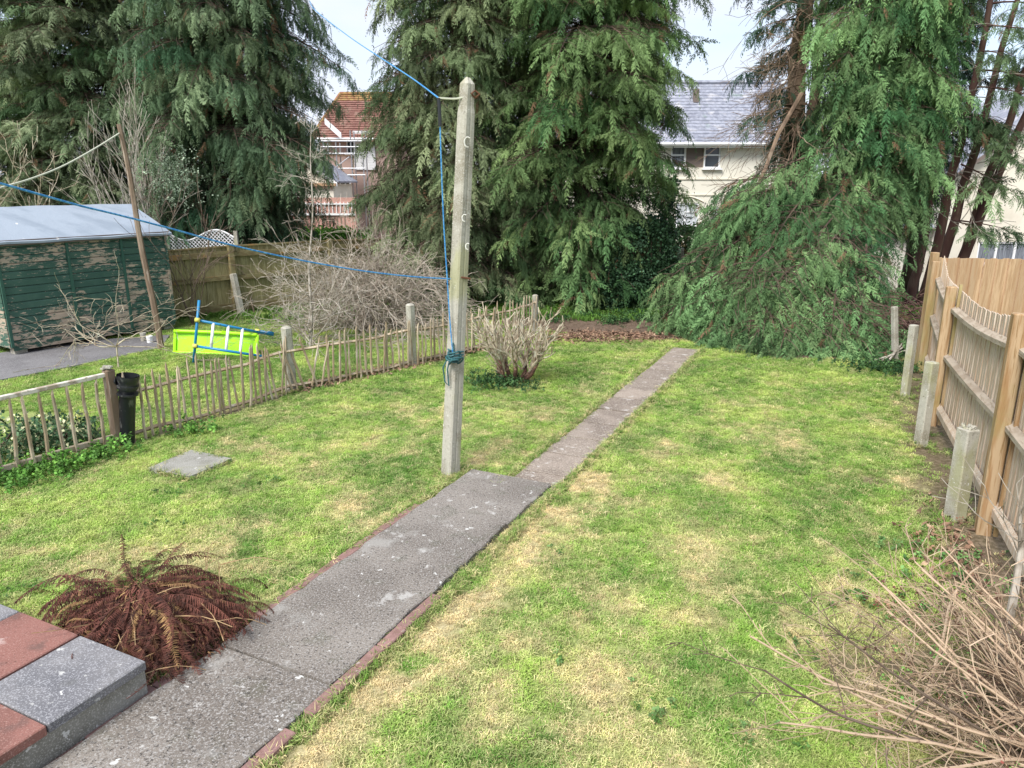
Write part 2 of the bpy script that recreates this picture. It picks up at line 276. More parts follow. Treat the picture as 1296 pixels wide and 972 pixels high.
# ------------------------------------------------------------------ scattering on points (geometry nodes) for grass and foliage
def instancer(name, pts, rots, scl, cols, variants, parent=None, kind=None, label=None, cat=None):
    n = len(pts); org = wloc(parent) if parent else Vector((0, 0, 0))
    pts = np.asarray(pts, np.float32) - np.array(org, np.float32)
    me = bpy.data.meshes.new(name); me.vertices.add(n); me.vertices.foreach_set('co', pts.ravel())
    def at(nm, ty, key, arr): a = me.attributes.new(nm, ty, 'POINT'); a.data.foreach_set(key, np.asarray(arr, np.float32 if ty != 'INT' else np.int32).ravel())
    at('rot', 'FLOAT_VECTOR', 'vector', rots); at('scl', 'FLOAT', 'value', scl)
    at('tcol', 'FLOAT_COLOR', 'color', np.concatenate([np.asarray(cols), np.ones((n, 1))], 1))
    at('vari', 'INT', 'value', RNG.integers(0, len(variants), n))
    o = bpy.data.objects.new(name, me); COL.objects.link(o)
    if parent: o.parent = parent
    meta(o, label, cat, None, kind)
    g = bpy.data.node_groups.new(name + '_scatter', 'GeometryNodeTree'); g.interface.new_socket('Geometry', in_out='INPUT', socket_type='NodeSocketGeometry'); g.interface.new_socket('Geometry', in_out='OUTPUT', socket_type='NodeSocketGeometry')
    gi = g.nodes.new('NodeGroupInput'); go = g.nodes.new('NodeGroupOutput'); ip = g.nodes.new('GeometryNodeInstanceOnPoints'); ip.inputs['Pick Instance'].default_value = True
    gt = g.nodes.new('GeometryNodeGeometryToInstance')
    for v in variants:
        ob = g.nodes.new('GeometryNodeObjectInfo'); ob.inputs[0].default_value = v; g.links.new(ob.outputs['Geometry'], gt.inputs[0])
    def na(nm, ty): a = g.nodes.new('GeometryNodeInputNamedAttribute'); a.data_type = ty; a.inputs[0].default_value = nm; return a.outputs[0]
    e2r = g.nodes.new('FunctionNodeEulerToRotation'); g.links.new(na('rot', 'FLOAT_VECTOR'), e2r.inputs[0])
    g.links.new(gi.outputs[0], ip.inputs['Points']); g.links.new(gt.outputs[0], ip.inputs['Instance']); g.links.new(na('vari', 'INT'), ip.inputs['Instance Index'])
    g.links.new(e2r.outputs[0], ip.inputs['Rotation']); g.links.new(na('scl', 'FLOAT'), ip.inputs['Scale']); g.links.new(ip.outputs[0], go.inputs[0])
    o.modifiers.new('scatter', 'NODES').node_group = g
    return o
def proto(name, mb, mat):
    me = mb.mesh(name, mat, (0, 0, 0), False, 'tip'); return bpy.data.objects.new(name, me)

# conifer spray: a drooping feathery frond along +X
def frond(seed, L_=.55, pairs=9, droop=.30, wd=.2, blade=.019):
    r = random.Random(seed); mb = MB()
    def P(t): return Vector((L_ * t, .03 * math.sin(t * 3 + seed), -droop * t * t))
    rp_ = [P(i / 5) for i in range(6)]
    for i in range(5):
        a, b = rp_[i], rp_[i + 1]; wa, wb = .009 * (1 - i / 5), .009 * (1 - (i + 1) / 5)
        mb.add([a + Vector((0, -wa, 0)), a + Vector((0, wa, 0)), b + Vector((0, wb, 0)), b + Vector((0, -wb, 0))], [(0, 1, 2, 3)], [i / 5 * .5] * 2 + [(i + 1) / 5 * .5] * 2)
    for k in range(pairs):
        t = .1 + .88 * k / (pairs - 1)
        env = wd * (math.sin(math.pi * min(1, t * .85 + .13)) ** .7) * r.uniform(.75, 1.2)
        for s in (-1, 1):
            p = P(min(1, t + r.uniform(-.03, .03))); ang = r.uniform(.55, .95) * s
            d = Vector((math.cos(ang), math.sin(ang), r.uniform(-.75, .4))); nrm = Vector((-math.sin(ang), math.cos(ang), 0))
            q = lambda u: p + d * env * u + Vector((0, 0, -.55 * env * u * u))
            w_ = blade
            c = [q(0), q(.5), q(1)]
            mb.add([c[0] - nrm * w_ * .4, c[0] + nrm * w_ * .4, c[1] + nrm * w_ * .6, c[1] - nrm * w_ * .6, c[2]], [(0, 1, 2, 3), (3, 2, 4)], [.25 * t, .25 * t, .5, .5, 1])
            for j, u in enumerate((.25, .5, .75)):
                for s2 in (-1, 1):
                    b0 = q(u); a2 = ang + s2 * r.uniform(.5, .9); l2 = env * (.42 - .12 * j) * r.uniform(.8, 1.2)
                    d2 = Vector((math.cos(a2), math.sin(a2), r.uniform(-.5, -.1))); n2 = Vector((-math.sin(a2), math.cos(a2), 0)) * w_ * .5
                    mb.add([b0 - n2, b0 + n2, b0 + d2 * l2], [(0, 1, 2)], [.3, .3, r.uniform(.8, 1)])
    return mb
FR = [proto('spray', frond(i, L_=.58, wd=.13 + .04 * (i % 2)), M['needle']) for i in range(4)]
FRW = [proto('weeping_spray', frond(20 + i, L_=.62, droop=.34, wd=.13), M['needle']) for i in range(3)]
# grass tuft
def tuft(seed, n=26, rad=.07, h=.045, wd=.0035):
    r = random.Random(seed); mb = MB()
    for i in range(n):
        a = r.uniform(0, 6.28); q = rad * math.sqrt(r.random()); b = Vector((q * math.cos(a), q * math.sin(a), -.004)); a2 = r.uniform(0, 6.28)
        ln = h * r.uniform(.5, 1.25); lean = r.uniform(.3, 1.3); d = Vector((math.cos(a2), math.sin(a2), 0)); nn = Vector((-d.y, d.x, 0)) * wd * r.uniform(.6, 1.2)
        m_ = b + d * ln * .35 * lean + Vector((0, 0, ln * .6)); e = b + d * ln * lean + Vector((0, 0, ln * (.95 - .35 * lean)))
        mb.add([b - nn, b + nn, m_ + nn * .8, m_ - nn * .8, e], [(0, 1, 2, 3), (3, 2, 4)], [.0, .0, .5, .5, 1])
    return mb
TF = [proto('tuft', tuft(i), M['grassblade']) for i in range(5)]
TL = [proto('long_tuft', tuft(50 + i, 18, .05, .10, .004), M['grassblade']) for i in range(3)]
def leafcl(seed, n=9, rad=.09, ls=.05, asp=.5):
    r = random.Random(seed); mb = MB()
    for i in range(n):
        c = Vector((r.uniform(-1, 1), r.uniform(-1, 1), r.uniform(-1, 1))) * rad; e = Euler((r.uniform(-.9, .9), r.uniform(-.9, .9), r.uniform(0, 6.3))).to_matrix(); l = ls * r.uniform(.7, 1.2)
        P_ = [(0, 0, 0), (l * .5, l * asp, .1 * l), (l, 0, 0), (l * .5, -l * asp, .1 * l)]
        t = r.random(); mb.add([c + e @ Vector(p) for p in P_], [(0, 1, 2, 3)], [t] * 4)
    return mb
LC = [proto('leaf_cluster', leafcl(i), M['leaf']) for i in range(3)]
WD = [proto('weed_rosette', leafcl(30 + i, 12, .035, .05, .4), M['leaf']) for i in range(2)]

# ------------------------------------------------------------------ where things stand
PD = Vector((.437, .8995, 0)).normalized(); PN = Vector((PD.y, -PD.x, 0))        # path direction and its right-hand normal
P1R = G(695, 620, 0); P1L = G(600, 598, 0)
c_end = (P1R + P1L) / 2; PW = .88
FP = [Vector((2.72, 2.6, 0)), Vector((3.92, 5.63, 0)), Vector((5.06, 8.5, 0)), Vector((6.35, 11.15, 0))]     # right fence posts
PK = [Vector(p) for p in ((-4.28, 7.84, 0), (-3.12, 9.93, 0), (-1.62, 11.41, 0), (-.5, 12.75, 0), (.45, 14.18, 0))]   # paling fence line
PK0 = [Vector((-5.75, 5.55, 0)), Vector((-4.4, 7.70, 0))]
SHA, SHB = Vector((-8.39, 12.13, 0)), Vector((-6.74, 14.59, 0))
BF = [Vector((-7.45, 15.55, 0)), Vector((-6.22, 16.62, 0)), Vector((-4.4, 18.2, 0)), Vector((-2.6, 19.7, 0))]
FERN = Vector((-2.32, 4.08, 0))
BED_Y = lambda x: np.interp(x, [-2, 0.4, 1.2, 2.6, 3.2, 4.2, 5.9, 7.0], [15.2, 14.6, 13.9, 13.35, 13.4, 12.0, 11.7, 11.2])  # edge of lawn against the trees
def segdist(x, y, a, b):
    ax, ay = a[0], a[1]; bx, by = b[0] - ax, b[1] - ay; t = np.clip(((x - ax) * bx + (y - ay) * by) / (bx * bx + by * by), 0, 1)
    return np.hypot(x - ax - t * bx, y - ay - t * by)
def fields(x, y):
    """dryness and bare-soil share of the lawn at a place"""
    x = np.asarray(x, float); y = np.asarray(y, float)
    d = .45 * vn(x, y, .75, 3, 3) + .55 * vn(x + 9, y, .24, 8, 2)
    big = vn(x, y, 2.4, 77, 2)
    dry = .62 * sst(.46, .80, d + .12 * (big - .5)) + .08
    u = (x - c_end.x) * PN.x + (y - c_end.y) * PN.y; v = (x - c_end.x) * PD.x + (y - c_end.y) * PD.y
    edge = np.exp(-((u - .62) / .30) ** 2) * (v < .6) + .7 * np.exp(-((u - .42) / .16) ** 2) * (v > 0) + .55 * np.exp(-((u + .55) / .14) ** 2)
    dry = np.clip(dry + edge * sst(.3, .6, vn(x, y, .3, 12)) * 1.0, 0, 1)
    for (px, py, rr) in ((845, 563, .16), (912, 608, .22), (720, 655, .18), (640, 690, .3), (760, 860, .3), (425, 930, .3), (440, 640, .25), (1000, 560, .2), (880, 690, .3), (1150, 610, .2)):
        g = G(px, py); dry = np.maximum(dry, .85 * np.exp(-((x - g.x) ** 2 + (y - g.y) ** 2 * .5) / rr ** 2))
    far = sst(8.5, 11, y); dry = dry * (1 - .55 * far)
    left = sst(-3.2, -5.2, x + (y - 8) * -.0); dry = dry * (1 - .6 * np.where(y > 8, sst(0, .6, ((y - 7.8) * .46 - (x + 4.3) * .89)), 0))
    # bare soil
    fd = np.minimum(np.minimum(segdist(x, y, FP[0], FP[1]), segdist(x, y, FP[1], FP[2])), segdist(x, y, FP[2], FP[3]))
    soil = sst(.62, .15, fd + .5 * (vn(x, y, .35, 21) - .5)) * .9
    soil = np.maximum(soil, sst(.85, .45, np.hypot(x - FERN.x, (y - FERN.y)) + .3 * (vn(x, y, .3, 5) - .5)))
    for i in range(4): soil = np.maximum(soil, .8 * sst(.16, .04, segdist(x, y, PK[i], PK[i + 1]) + .2 * (vn(x, y, .3, 41) - .5)))
    soil = np.maximum(soil, sst(-.15, .2, y - BED_Y(x) + .35 * (vn(x, y, .5, 9) - .5)) * ((x > .2) | (y > 15)) * ((x > -.2) | (y > 17.5)))
    g = G(655, 484); soil = np.maximum(soil, .75 * sst(.55, .15, np.hypot(x - g.x, y - g.y) + .3 * (vn(x, y, .2, 61) - .5)))
    g = G(725, 458); soil = np.maximum(soil, .7 * sst(.25, .1, np.hypot(x - g.x, (y - g.y)) + .2 * (vn(x, y, .2, 62) - .5)))
    for (px, py, rr) in ((1150, 640, .22), (1165, 780, .35), (1110, 610, .2), (1150, 690, .2), (1080, 850, .4), (1200, 860, .6)):
        g = G(px, py); soil = np.maximum(soil, .75 * sst(rr, rr * .4, np.hypot(x - g.x, y - g.y) + .3 * (vn(x, y, .15, 71) - .5)))
    small = sst(.73, .80, vn(x, y, .16, 91, 2)); soil = np.maximum(soil, .6 * small * dry)
    return dry, np.clip(soil, 0, 1)
def gz(x, y):
    x = np.asarray(x, float); y = np.asarray(y, float)
    z = -.012 * vn(x, y, .5, 4, 2) - .03 * vn(x, y, 3, 6, 1) * sst(1, 2, np.abs((x - c_end.x) * PN.x + (y - c_end.y) * PN.y))
    return z - sst(18.5, 26, y) * (.35 + .75 * sst(5, 11, x))

# ================================================================== GROUND
def ground():
    xs = np.concatenate([[-900, -300, -100, -50, -30], np.arange(-20, -9, .8), np.arange(-9, 8.01, .065), np.arange(8.8, 20, .8), [30, 50, 100, 300, 900]])
    ys = np.concatenate([[-300, -60, -20, -8, -3, 0, 1], np.arange(2, 16.01, .065), np.arange(16.5, 40, .8), [45, 60, 100, 200, 500, 1500]])
    X, Y = np.meshgrid(xs, ys); Z = gz(X, Y); ny, nx = X.shape
    me = bpy.data.meshes.new('ground'); me.vertices.add(nx * ny); me.vertices.foreach_set('co', np.stack([X, Y, Z], -1).astype(np.float32).ravel())
    i = np.arange(nx * ny).reshape(ny, nx); q = np.stack([i[:-1, :-1], i[:-1, 1:], i[1:, 1:], i[1:, :-1]], -1).reshape(-1, 4)
    me.loops.add(q.size); me.loops.foreach_set('vertex_index', q.ravel().astype(np.int32)); me.polygons.add(len(q)); me.polygons.foreach_set('loop_start', np.arange(0, q.size, 4, dtype=np.int32)); me.update(); me.validate()
    me.polygons.foreach_set('use_smooth', [True] * len(me.polygons))
    dry, soil = fields(X, Y)
    for nm, a in (('dry', dry), ('soil', soil)): at = me.attributes.new(nm, 'FLOAT', 'POINT'); at.data.foreach_set('value', a.astype(np.float32).ravel())
    m, t, p = new_mat('lawn_and_soil'); L = t.links.new
    def A(n): a = t.nodes.new('ShaderNodeAttribute'); a.attribute_name = n; return a.outputs['Fac']
    tcn = t.nodes.new('ShaderNodeTexCoord')
    def nz_(s, d=6, r=.6): n = t.nodes.new('ShaderNodeTexNoise'); n.inputs['Scale'].default_value = s; n.inputs['Detail'].default_value = d; n.inputs['Roughness'].default_value = r; L(tcn.outputs['Object'], n.inputs[0]); return n.outputs[0]
    def mix(f, a, b):
        n = t.nodes.new('ShaderNodeMix'); n.data_type = 'RGBA'
        L(f, n.inputs[0])
        for s_, v in ((6, a), (7, b)):
            if isinstance(v, tuple): n.inputs[s_].default_value = (*v, 1)
            else: L(v, n.inputs[s_])
        return n.outputs[2]
    def rng(v, lo, hi): n = t.nodes.new('ShaderNodeMapRange'); n.inputs[1].default_value = lo; n.inputs[2].default_value = hi; L(v, n.inputs[0]); return n.outputs[0]
    green = mix(rng(nz_(40), .35, .65), (.14, .21, .05), (.27, .35, .10))
    straw = mix(rng(nz_(60), .35, .65), (.30, .25, .13), (.48, .42, .25))
    c = mix(A('dry'), green, straw)
    soilc = mix(rng(nz_(25), .4, .62), (.085, .058, .042), (.19, .14, .105))
    soilc = mix(rng(nz_(90), .6, .68), soilc, (.30, .24, .19))
    c = mix(A('soil'), c, soilc); L(c, p.inputs['Base Color']); p.inputs['Roughness'].default_value = .95; p.inputs['Specular IOR Level'].default_value = .1
    bn = t.nodes.new('ShaderNodeBump'); bn.inputs['Strength'].default_value = .6; bn.inputs['Distance'].default_value = .02; L(nz_(60), bn.inputs['Height']); L(bn.outputs[0], p.inputs['Normal'])
    me.materials.append(m)
    o = bpy.data.objects.new('ground', me); COL.objects.link(o); o['kind'] = 'structure'
ground()

# ------------------------------------------------------------------ paths
def slabgrid(mb, a, b, wd, z0, z1, jag=.012, n=26, seed=1, jagl=None):
    """a concrete strip from a to b with slightly broken edges"""
    r = random.Random(seed); d = (b - a); ln = d.length; d.normalize(); nn = Vector((d.y, -d.x, 0)); n = max(2, int(ln / .09))
    rows = []
    for i in range(n + 1):
        t = i / n; c = a + d * ln * t
        l = c - nn * (wd / 2 - abs(r.gauss(0, jag))); rr = c + nn * (wd / 2 - abs(r.gauss(0, jag)))
        bt = .008 if 0 < i < n else .012
        rows.append([Vector((l.x, l.y, z0)), Vector((l.x, l.y, z1 - bt)), Vector((l.x, l.y, 0)) + nn * bt + Vector((0, 0, z1)), Vector((rr.x, rr.y, 0)) - nn * bt + Vector((0, 0, z1)), Vector((rr.x, rr.y, z1 - bt)), Vector((rr.x, rr.y, z0))])
    vs = [p for r_ in rows for p in r_]; fs = [(i * 6 + k, i * 6 + k + 1, (i + 1) * 6 + k + 1, (i + 1) * 6 + k) for i in range(n) for k in range(5)]
    fs += [(5, 4, 3, 2, 1, 0), tuple(n * 6 + k for k in range(6))]
    mb.add(vs, fs)
p1 = root('concrete_path', (c_end.x, c_end.y, 0), kind='structure')
joint = G(345, 848, 0); vj = (joint - c_end).dot(PD)
for k, (a, b) in enumerate(((0.0, vj + .008), (vj - .008, -6.6))):
    mb = MB(); slabgrid(mb, c_end + PD * b, c_end + PD * a, PW, -.06, .05 - .005 * k, seed=k); part('slab', mb, M['path'], p1)
p2 = root('slab_path', (c_end.x, c_end.y, 0), kind='structure')
q0 = (G(654, 604) + G(702, 618)) / 2; q1 = (G(853, 439) + G(884, 444)) / 2; qd = (q1 - q0); ql = qd.length + .35; qd.normalize(); q0 = q1 - qd * ql
ns = 12
for k in range(ns):
    a = q0 + qd * (ql * k / ns + .012); b = q0 + qd * (ql * (k + 1) / ns - .012); off = PN * random.uniform(-.012, .012) + PN * (.02 if k > 7 else 0)
    mb = MB(); slabgrid(mb, a + off, b + off, .50 + random.uniform(-.01, .01), -.05, .012 + random.uniform(-.004, .005), .006, seed=40 + k); part('slab', mb, M['slab_pink'], p2)
# brick edging: bricks laid end to end along both sides of the concrete
be = root('brick_edging', (c_end.x, c_end.y, 0), kind='structure')
mb = MB(); mb.bevbox((0, 0, 0), (.213, .078, .065), .006); BRM = mb.mesh('brick', M['brick'])
yaw = math.atan2(PD.y, PD.x)
def brick_run(side, v0, v1, dz=0, skip=()):
    v = v0; i = 0
    while v < v1:
        c = c_end + PN * side * (PW / 2 + .034 + random.uniform(-.006, .006)) + PD * (v + .11)
        if i not in skip: put('brick', BRM, be, (c.x, c.y, (.008 if side > 0 else .002) + dz + random.uniform(-.006, .006)), (random.uniform(-.04, .04), random.uniform(-.02, .02), yaw + random.uniform(-.03, .03)))
        v += .222; i += 1
vl = lambda px, py: (G(px, py) - c_end).dot(PD)
brick_run(-1, vl(326, 790), vl(512, 652) , .0)
brick_run(-1, vl(60, 980), vl(300, 830), -.01, skip=(4,))
brick_run(1, vl(376, 905), vl(520, 775), .0)
brick_run(1, vl(250, 1060), vl(345, 945), .0)
# ------------------------------------------------------------------ paved step (bottom left)
ST = G(184, 835, .25); sdn = -PN; Lw = .56
step = root('paved_step', (ST.x, ST.y, 0), kind='structure')
mb = MB()
blk = [ST + sdn * .02 - PD * .0, ST + sdn * 3.2, ST + sdn * 3.2 - PD * 3.6, ST + sdn * .02 - PD * 3.6]
mb.prism([(p.x, p.y, -.05) for p in blk], (0, 0, .25)); part('step_base', mb, M['concrete_wall'], step)
for i in range(6):
    for j in range(5):
        a = ST - PD * (i * Lw + .004) + sdn * (j * Lw + .004) + PN * .012 * (j == 0); s_ = Lw - .008 ; c = a - PD * s_ / 2 + sdn * s_ / 2
        mb = MB(); mb.bevbox((c.x, c.y, .224 + random.uniform(-.002, .002)), (s_, s_, .052), .006, (0, 0, yaw)); part('slab', mb, M['slab_grey'] if (i + j) % 2 == 0 else M['slab_red'], step, loc=(c.x, c.y, .22))
# ------------------------------------------------------------------ old slab in lawn
A_, B_, C_, D_ = [G(px, py, .03) for px, py in ((188, 592), (242, 569), (293, 580), (240, 603))]
mb = MB(); mb.prism([(p.x, p.y, -.05) for p in (A_, D_, C_, B_)], (0, 0, .08)); sl = part('paving_slab', mb, M['concrete_wall']); 
meta(sl, 'square grey paving slab set alone in the lawn near the drainpipe', 'paving slab')
# tarmac path in front of the shed
mb = MB(); poly = [G(px, py) for px, py in ((-260, 560), (-60, 496), (0, 481), (60, 470), (130, 456), (200, 441), (208, 434), (215, 424), (100, 432), (0, 447), (-200, 470))]
poly = [(p.x, p.y, -.04) for p in poly]; mb.prism(poly, (0, 0, .048)); tp = part('tarmac_path', mb, M['tarmac'], kind='structure')
TARM = [(p[0], p[1]) for p in poly]
def inpoly(x, y, P_):
    c = np.zeros(x.shape, bool); n = len(P_)
    for i in range(n):
        x1, y1 = P_[i]; x2, y2 = P_[(i + 1) % n]
        c ^= ((y1 > y) != (y2 > y)) & (x < (x2 - x1) * (y - y1) / (y2 - y1 + 1e-12) + x1)
    return c

# ================================================================== GRASS
def lawn():
    def scatter(n, x0, x1, y0, y1, vars_, nm, smin, smax, long=False, label=None):
        x = RNG.uniform(x0, x1, n); y = RNG.uniform(y0, y1, n)
        vis = np.abs(x) < (y * .98 + .6) * .76 + .5
        x, y = x[vis], y[vis]; dry, soil = fields(x, y)
        u = (x - c_end.x) * PN.x + (y - c_end.y) * PN.y; v = (x - c_end.x) * PD.x + (y - c_end.y) * PD.y
        ok = ~((np.abs(u) < PW / 2 + .0) & (v < 0)) & ~((np.abs((x - q0.x) * qd.y - (y - q0.y) * qd.x) < .25) & (v > -.1) & (y < q1.y + .1))
        su = (x - ST.x) * sdn.x + (y - ST.y) * sdn.y; sv = (x - ST.x) * PD.x + (y - ST.y) * PD.y
        ok &= ~((su > -.08) & (sv < .05)); ok &= ~inpoly(x, y, TARM)
        ok &= ~inpoly(x, y, [(p.x, p.y) for p in (A_, B_, C_, D_)])
        fx = np.interp(y, [f.y for f in FP], [f.x for f in FP]); ok &= x < fx + .1
        ok &= RNG.random(len(x)) > soil * 1.05
        if long: ok &= (vn(x, y, .35, 33, 2) > .55)
        x, y, dry = x[ok], y[ok], dry[ok]; n = len(x)
        t = RNG.random(n); hue = vn(x, y, .55, 55, 2); fine = vn(x, y, .17, 58, 2)
        g1 = np.array([.10, .215, .04]); g2 = np.array([.27, .41, .085]); g3 = np.array([.44, .48, .15]); st = np.array([.66, .56, .34]); st2 = np.array([.50, .41, .23])
        g = g1 + (g2 - g1) * sst(.25, .75, .6 * hue + .4 * fine)[:, None]; g = g + (g3 - g) * (sst(.55, .9, hue) * .5)[:, None]
        s = st + (st2 - st) * t[:, None]
        k = np.clip(dry * 1.0 + RNG.normal(.06, .26, n), 0, 1)[:, None]
        col = g * (1 - k) + s * k; col *= (1 - .06 * sst(8, 12, y))[:, None]; col *= RNG.uniform(.65, 1.3, n)[:, None]
        rot = np.stack([RNG.normal(0, .12, n), RNG.normal(0, .12, n), RNG.uniform(0, 6.28, n)], 1)
        edge = np.exp(-((np.abs(u[ok]) - PW / 2) / .12) ** 2)
        scl = RNG.uniform(smin, smax, n) * (.92 - .3 * dry) * (1 + .12 * (y > 10))
        o = instancer(nm, np.stack([x, y, gz(x, y)], 1), rot, scl, col, vars_, kind='stuff', label=label)
    scatter(62000, -5.5, 5, 2.6, 9, TF, 'lawn_grass', .6, 1.05, label='short mown lawn grass, green with straw coloured patches')
    scatter(52000, -11, 7.5, 9, 15.5, TF, 'lawn_grass_far', .7, 1.2, label='bright green lawn grass toward the conifers and shed')
    scatter(5200, -6, 5, 2.6, 9.5, TL, 'lush_grass_tufts', .5, .85, True, label='longer dark green tufts scattered through the lawn')
    # tufts creeping over the path edges and round the posts
    P_ = []
    for _ in range(3600):
        if random.random() < .55: v = random.uniform(-5.5, .1); sd_ = random.choice((-1, 1)); q = c_end + PD * v + PN * sd_ * (PW / 2 + random.choice((.03, .075)) + abs(random.gauss(0, .03)))
        elif random.random() < .8: v = random.uniform(0, ql); sd_ = random.choice((-1, 1)); q = q0 + qd * v + PN * sd_ * (.26 + abs(random.gauss(0, .03)))
        elif random.random() < .5: a_ = random.uniform(0, 6.28); b_ = random.choice([G(570, 600), G(1133, 455), G(1145, 501), G(1165, 562), G(1208, 655), G(365, 495)]); q = b_ + Vector((math.cos(a_), math.sin(a_), 0)) * random.uniform(.08, .16)
        else: e_ = random.choice(((A_, B_), (B_, C_), (C_, D_), (D_, A_))); q = e_[0].lerp(e_[1], random.random()) + Vector((random.gauss(0, .02), random.gauss(0, .02), 0))
        if (q - ST).dot(sdn) > -.03 and (q - ST).dot(PD) < .05: continue
        P_.append((q.x, q.y, 0))
    n = len(P_); k = RNG.random((n, 1)) ** 1.3; col = (np.array([.12, .24, .04]) * (1 - k) + np.array([.52, .44, .25]) * k) * RNG.uniform(.6, 1.25, (n, 1))
    instancer('edge_grass', P_, np.stack([RNG.normal(0, .3, n), RNG.normal(0, .3, n), RNG.uniform(0, 6.28, n)], 1), RNG.uniform(.35, .7, n), col, TL, kind='stuff', label='ragged grass tufts creeping over the path and slab edges')
    # rough grass beyond
    n = 9000; x = RNG.uniform(-12, 12, n); y = RNG.uniform(15.5, 30, n); col = np.array([.08, .16, .03]) * RNG.uniform(.6, 1.6, (n, 1))
    instancer('rough_grass', np.stack([x, y, gz(x, y)], 1), np.stack([x * 0, x * 0, RNG.uniform(0, 6.28, n)], 1), RNG.uniform(2, 4, n), col, TF, kind='stuff', label='rough grass beyond the trees and fences')
lawn()
# weeds: rosettes in the lawn, ivy ground cover under the trees, weeds under the near paling
def spot(pxs, n, spread, vars_, cols, smin, smax, nm, label, cat=None, z=.01, zj=0.0):
    P_ = []
    for _ in range(n):
        a = random.choice(pxs); g = G(*a); P_.append((g.x + random.gauss(0, spread), g.y + random.gauss(0, spread), z + abs(random.gauss(0, zj))))
    c = np.array([random.choice(cols) for _ in range(n)]) * RNG.uniform(.7, 1.3, (n, 1))
    rot = np.stack([RNG.normal(0, .3, n), RNG.normal(0, .3, n), RNG.uniform(0, 6.28, n)], 1)
    return instancer(nm, P_, rot, RNG.uniform(smin, smax, n), c, vars_, kind='stuff', label=label)
spot([(705, 820), (830, 890), (1075, 750), (700, 700), (30, 745), (330, 610), (520, 700), (1010, 820), (960, 920), (215, 620), (1100, 730), (860, 930), (205, 660), (1060, 765)], 80, .08, WD, [(.07, .12, .04), (.10, .17, .06), (.06, .12, .03)], .35, .7, 'lawn_weeds', 'flat dark green weed rosettes growing in the lawn')
spot([(780, 408), (830, 405), (860, 415), (745, 400), (700, 405), (840, 395), (650, 488), (620, 484), (1120, 462), (1135, 470), (1090, 465), (800, 400)], 900, .2, WD, [(.03, .07, .025), (.05, .1, .035), (.02, .05, .02)], .5, 1.0, 'ivy_ground_cover', 'dark ivy and weeds creeping under the conifers', zj=.05)
spot([(10, 605), (30, 600), (0, 570), (55, 590), (150, 572), (110, 580), (250, 545), (20, 615), (70, 596)], 330, .14, WD, [(.08, .18, .035), (.12, .24, .05), (.06, .13, .03)], .5, 1.1, 'fence_weeds', 'leafy weeds along the foot of the paling fence', zj=.06)
spot([(1190, 700), (1220, 720), (1240, 740), (1170, 780), (1200, 690), (1260, 760), (1130, 770)], 110, .2, WD, [(.06, .13, .04), (.10, .05, .04), (.2, .12, .08), (.1, .18, .06)], .35, .8, 'bed_weeds', 'small weeds and red fallen leaves beside the timber fence', zj=.03)
# leaf litter beneath the trees
def litter():
    mb = MB()
    for i in range(4650):
        if i < 3600: g = G(random.gauss(765, 45), random.gauss(427, 3.5)); 
        elif i < 4400: g = G(random.gauss(470, 80), random.gauss(478 - 0, 6)); g = PK[1] + (PK[3] - PK[1]) * random.random() + Vector((random.gauss(0, .12), random.gauss(0, .12), 0))
        else: g = G(random.gauss(1200, 25), random.gauss(700, 40))
        c = Vector((g.x, g.y, random.uniform(0, .03))); e = Euler((random.uniform(-.7, .7), random.uniform(-.7, .7), random.uniform(0, 6.3))).to_matrix(); l = random.uniform(.02, .06); w_ = l * random.uniform(.1, .5)
        mb.add([c + e @ Vector(p) for p in ((-l, 0, 0), (0, w_, .004), (l, 0, 0), (0, -w_, .004))], [(0, 1, 2, 3)])
    m = layered('fallen_debris', (.25, .15, .10), [('n', 9, .42, .6, (.12, .075, .05), I3), ('n', 14, .55, .65, (.42, .3, .2), I3)], .9, offset=False)
    meta(part('leaf_litter', mb, m), 'dead brown leaves and needles on the ground', None, None, 'stuff')
litter()

# ================================================================== HOUSES
def wall_holes(mb, o, ux, wdt, z0, z1, holes, dep=.12, thick=.25, top=None):
    """front wall from point o along unit ux, with real openings (x0,x1,za,zb) and reveals going back"""
    nb = Vector((-ux.y, ux.x, 0)); xs = sorted({0, wdt, *[h[0] for h in holes], *[h[1] for h in holes]}); zs = sorted({z0, z1, *[h[2] for h in holes], *[h[3] for h in holes]})
    P = lambda x, z, d=0: Vector((o.x, o.y, 0)) + ux * x + nb * d + Vector((0, 0, z))
    for i in range(len(xs) - 1):
        for j in range(len(zs) - 1):
            cx, cz = (xs[i] + xs[i + 1]) / 2, (zs[j] + zs[j + 1]) / 2
            if any(h[0] < cx < h[1] and h[2] < cz < h[3] for h in holes): continue
            mb.poly([P(xs[i], zs[j]), P(xs[i + 1], zs[j]), P(xs[i + 1], zs[j + 1]), P(xs[i], zs[j + 1])])
    for a, b, c, d in holes:
        mb.poly([P(a, c), P(a, d), P(a, d, dep), P(a, c, dep)]); mb.poly([P(b, d), P(b, c), P(b, c, dep), P(b, d, dep)])
        mb.poly([P(a, d), P(b, d), P(b, d, dep), P(a, d, dep)]); mb.poly([P(b, c), P(a, c), P(a, c, dep), P(b, c, dep)])
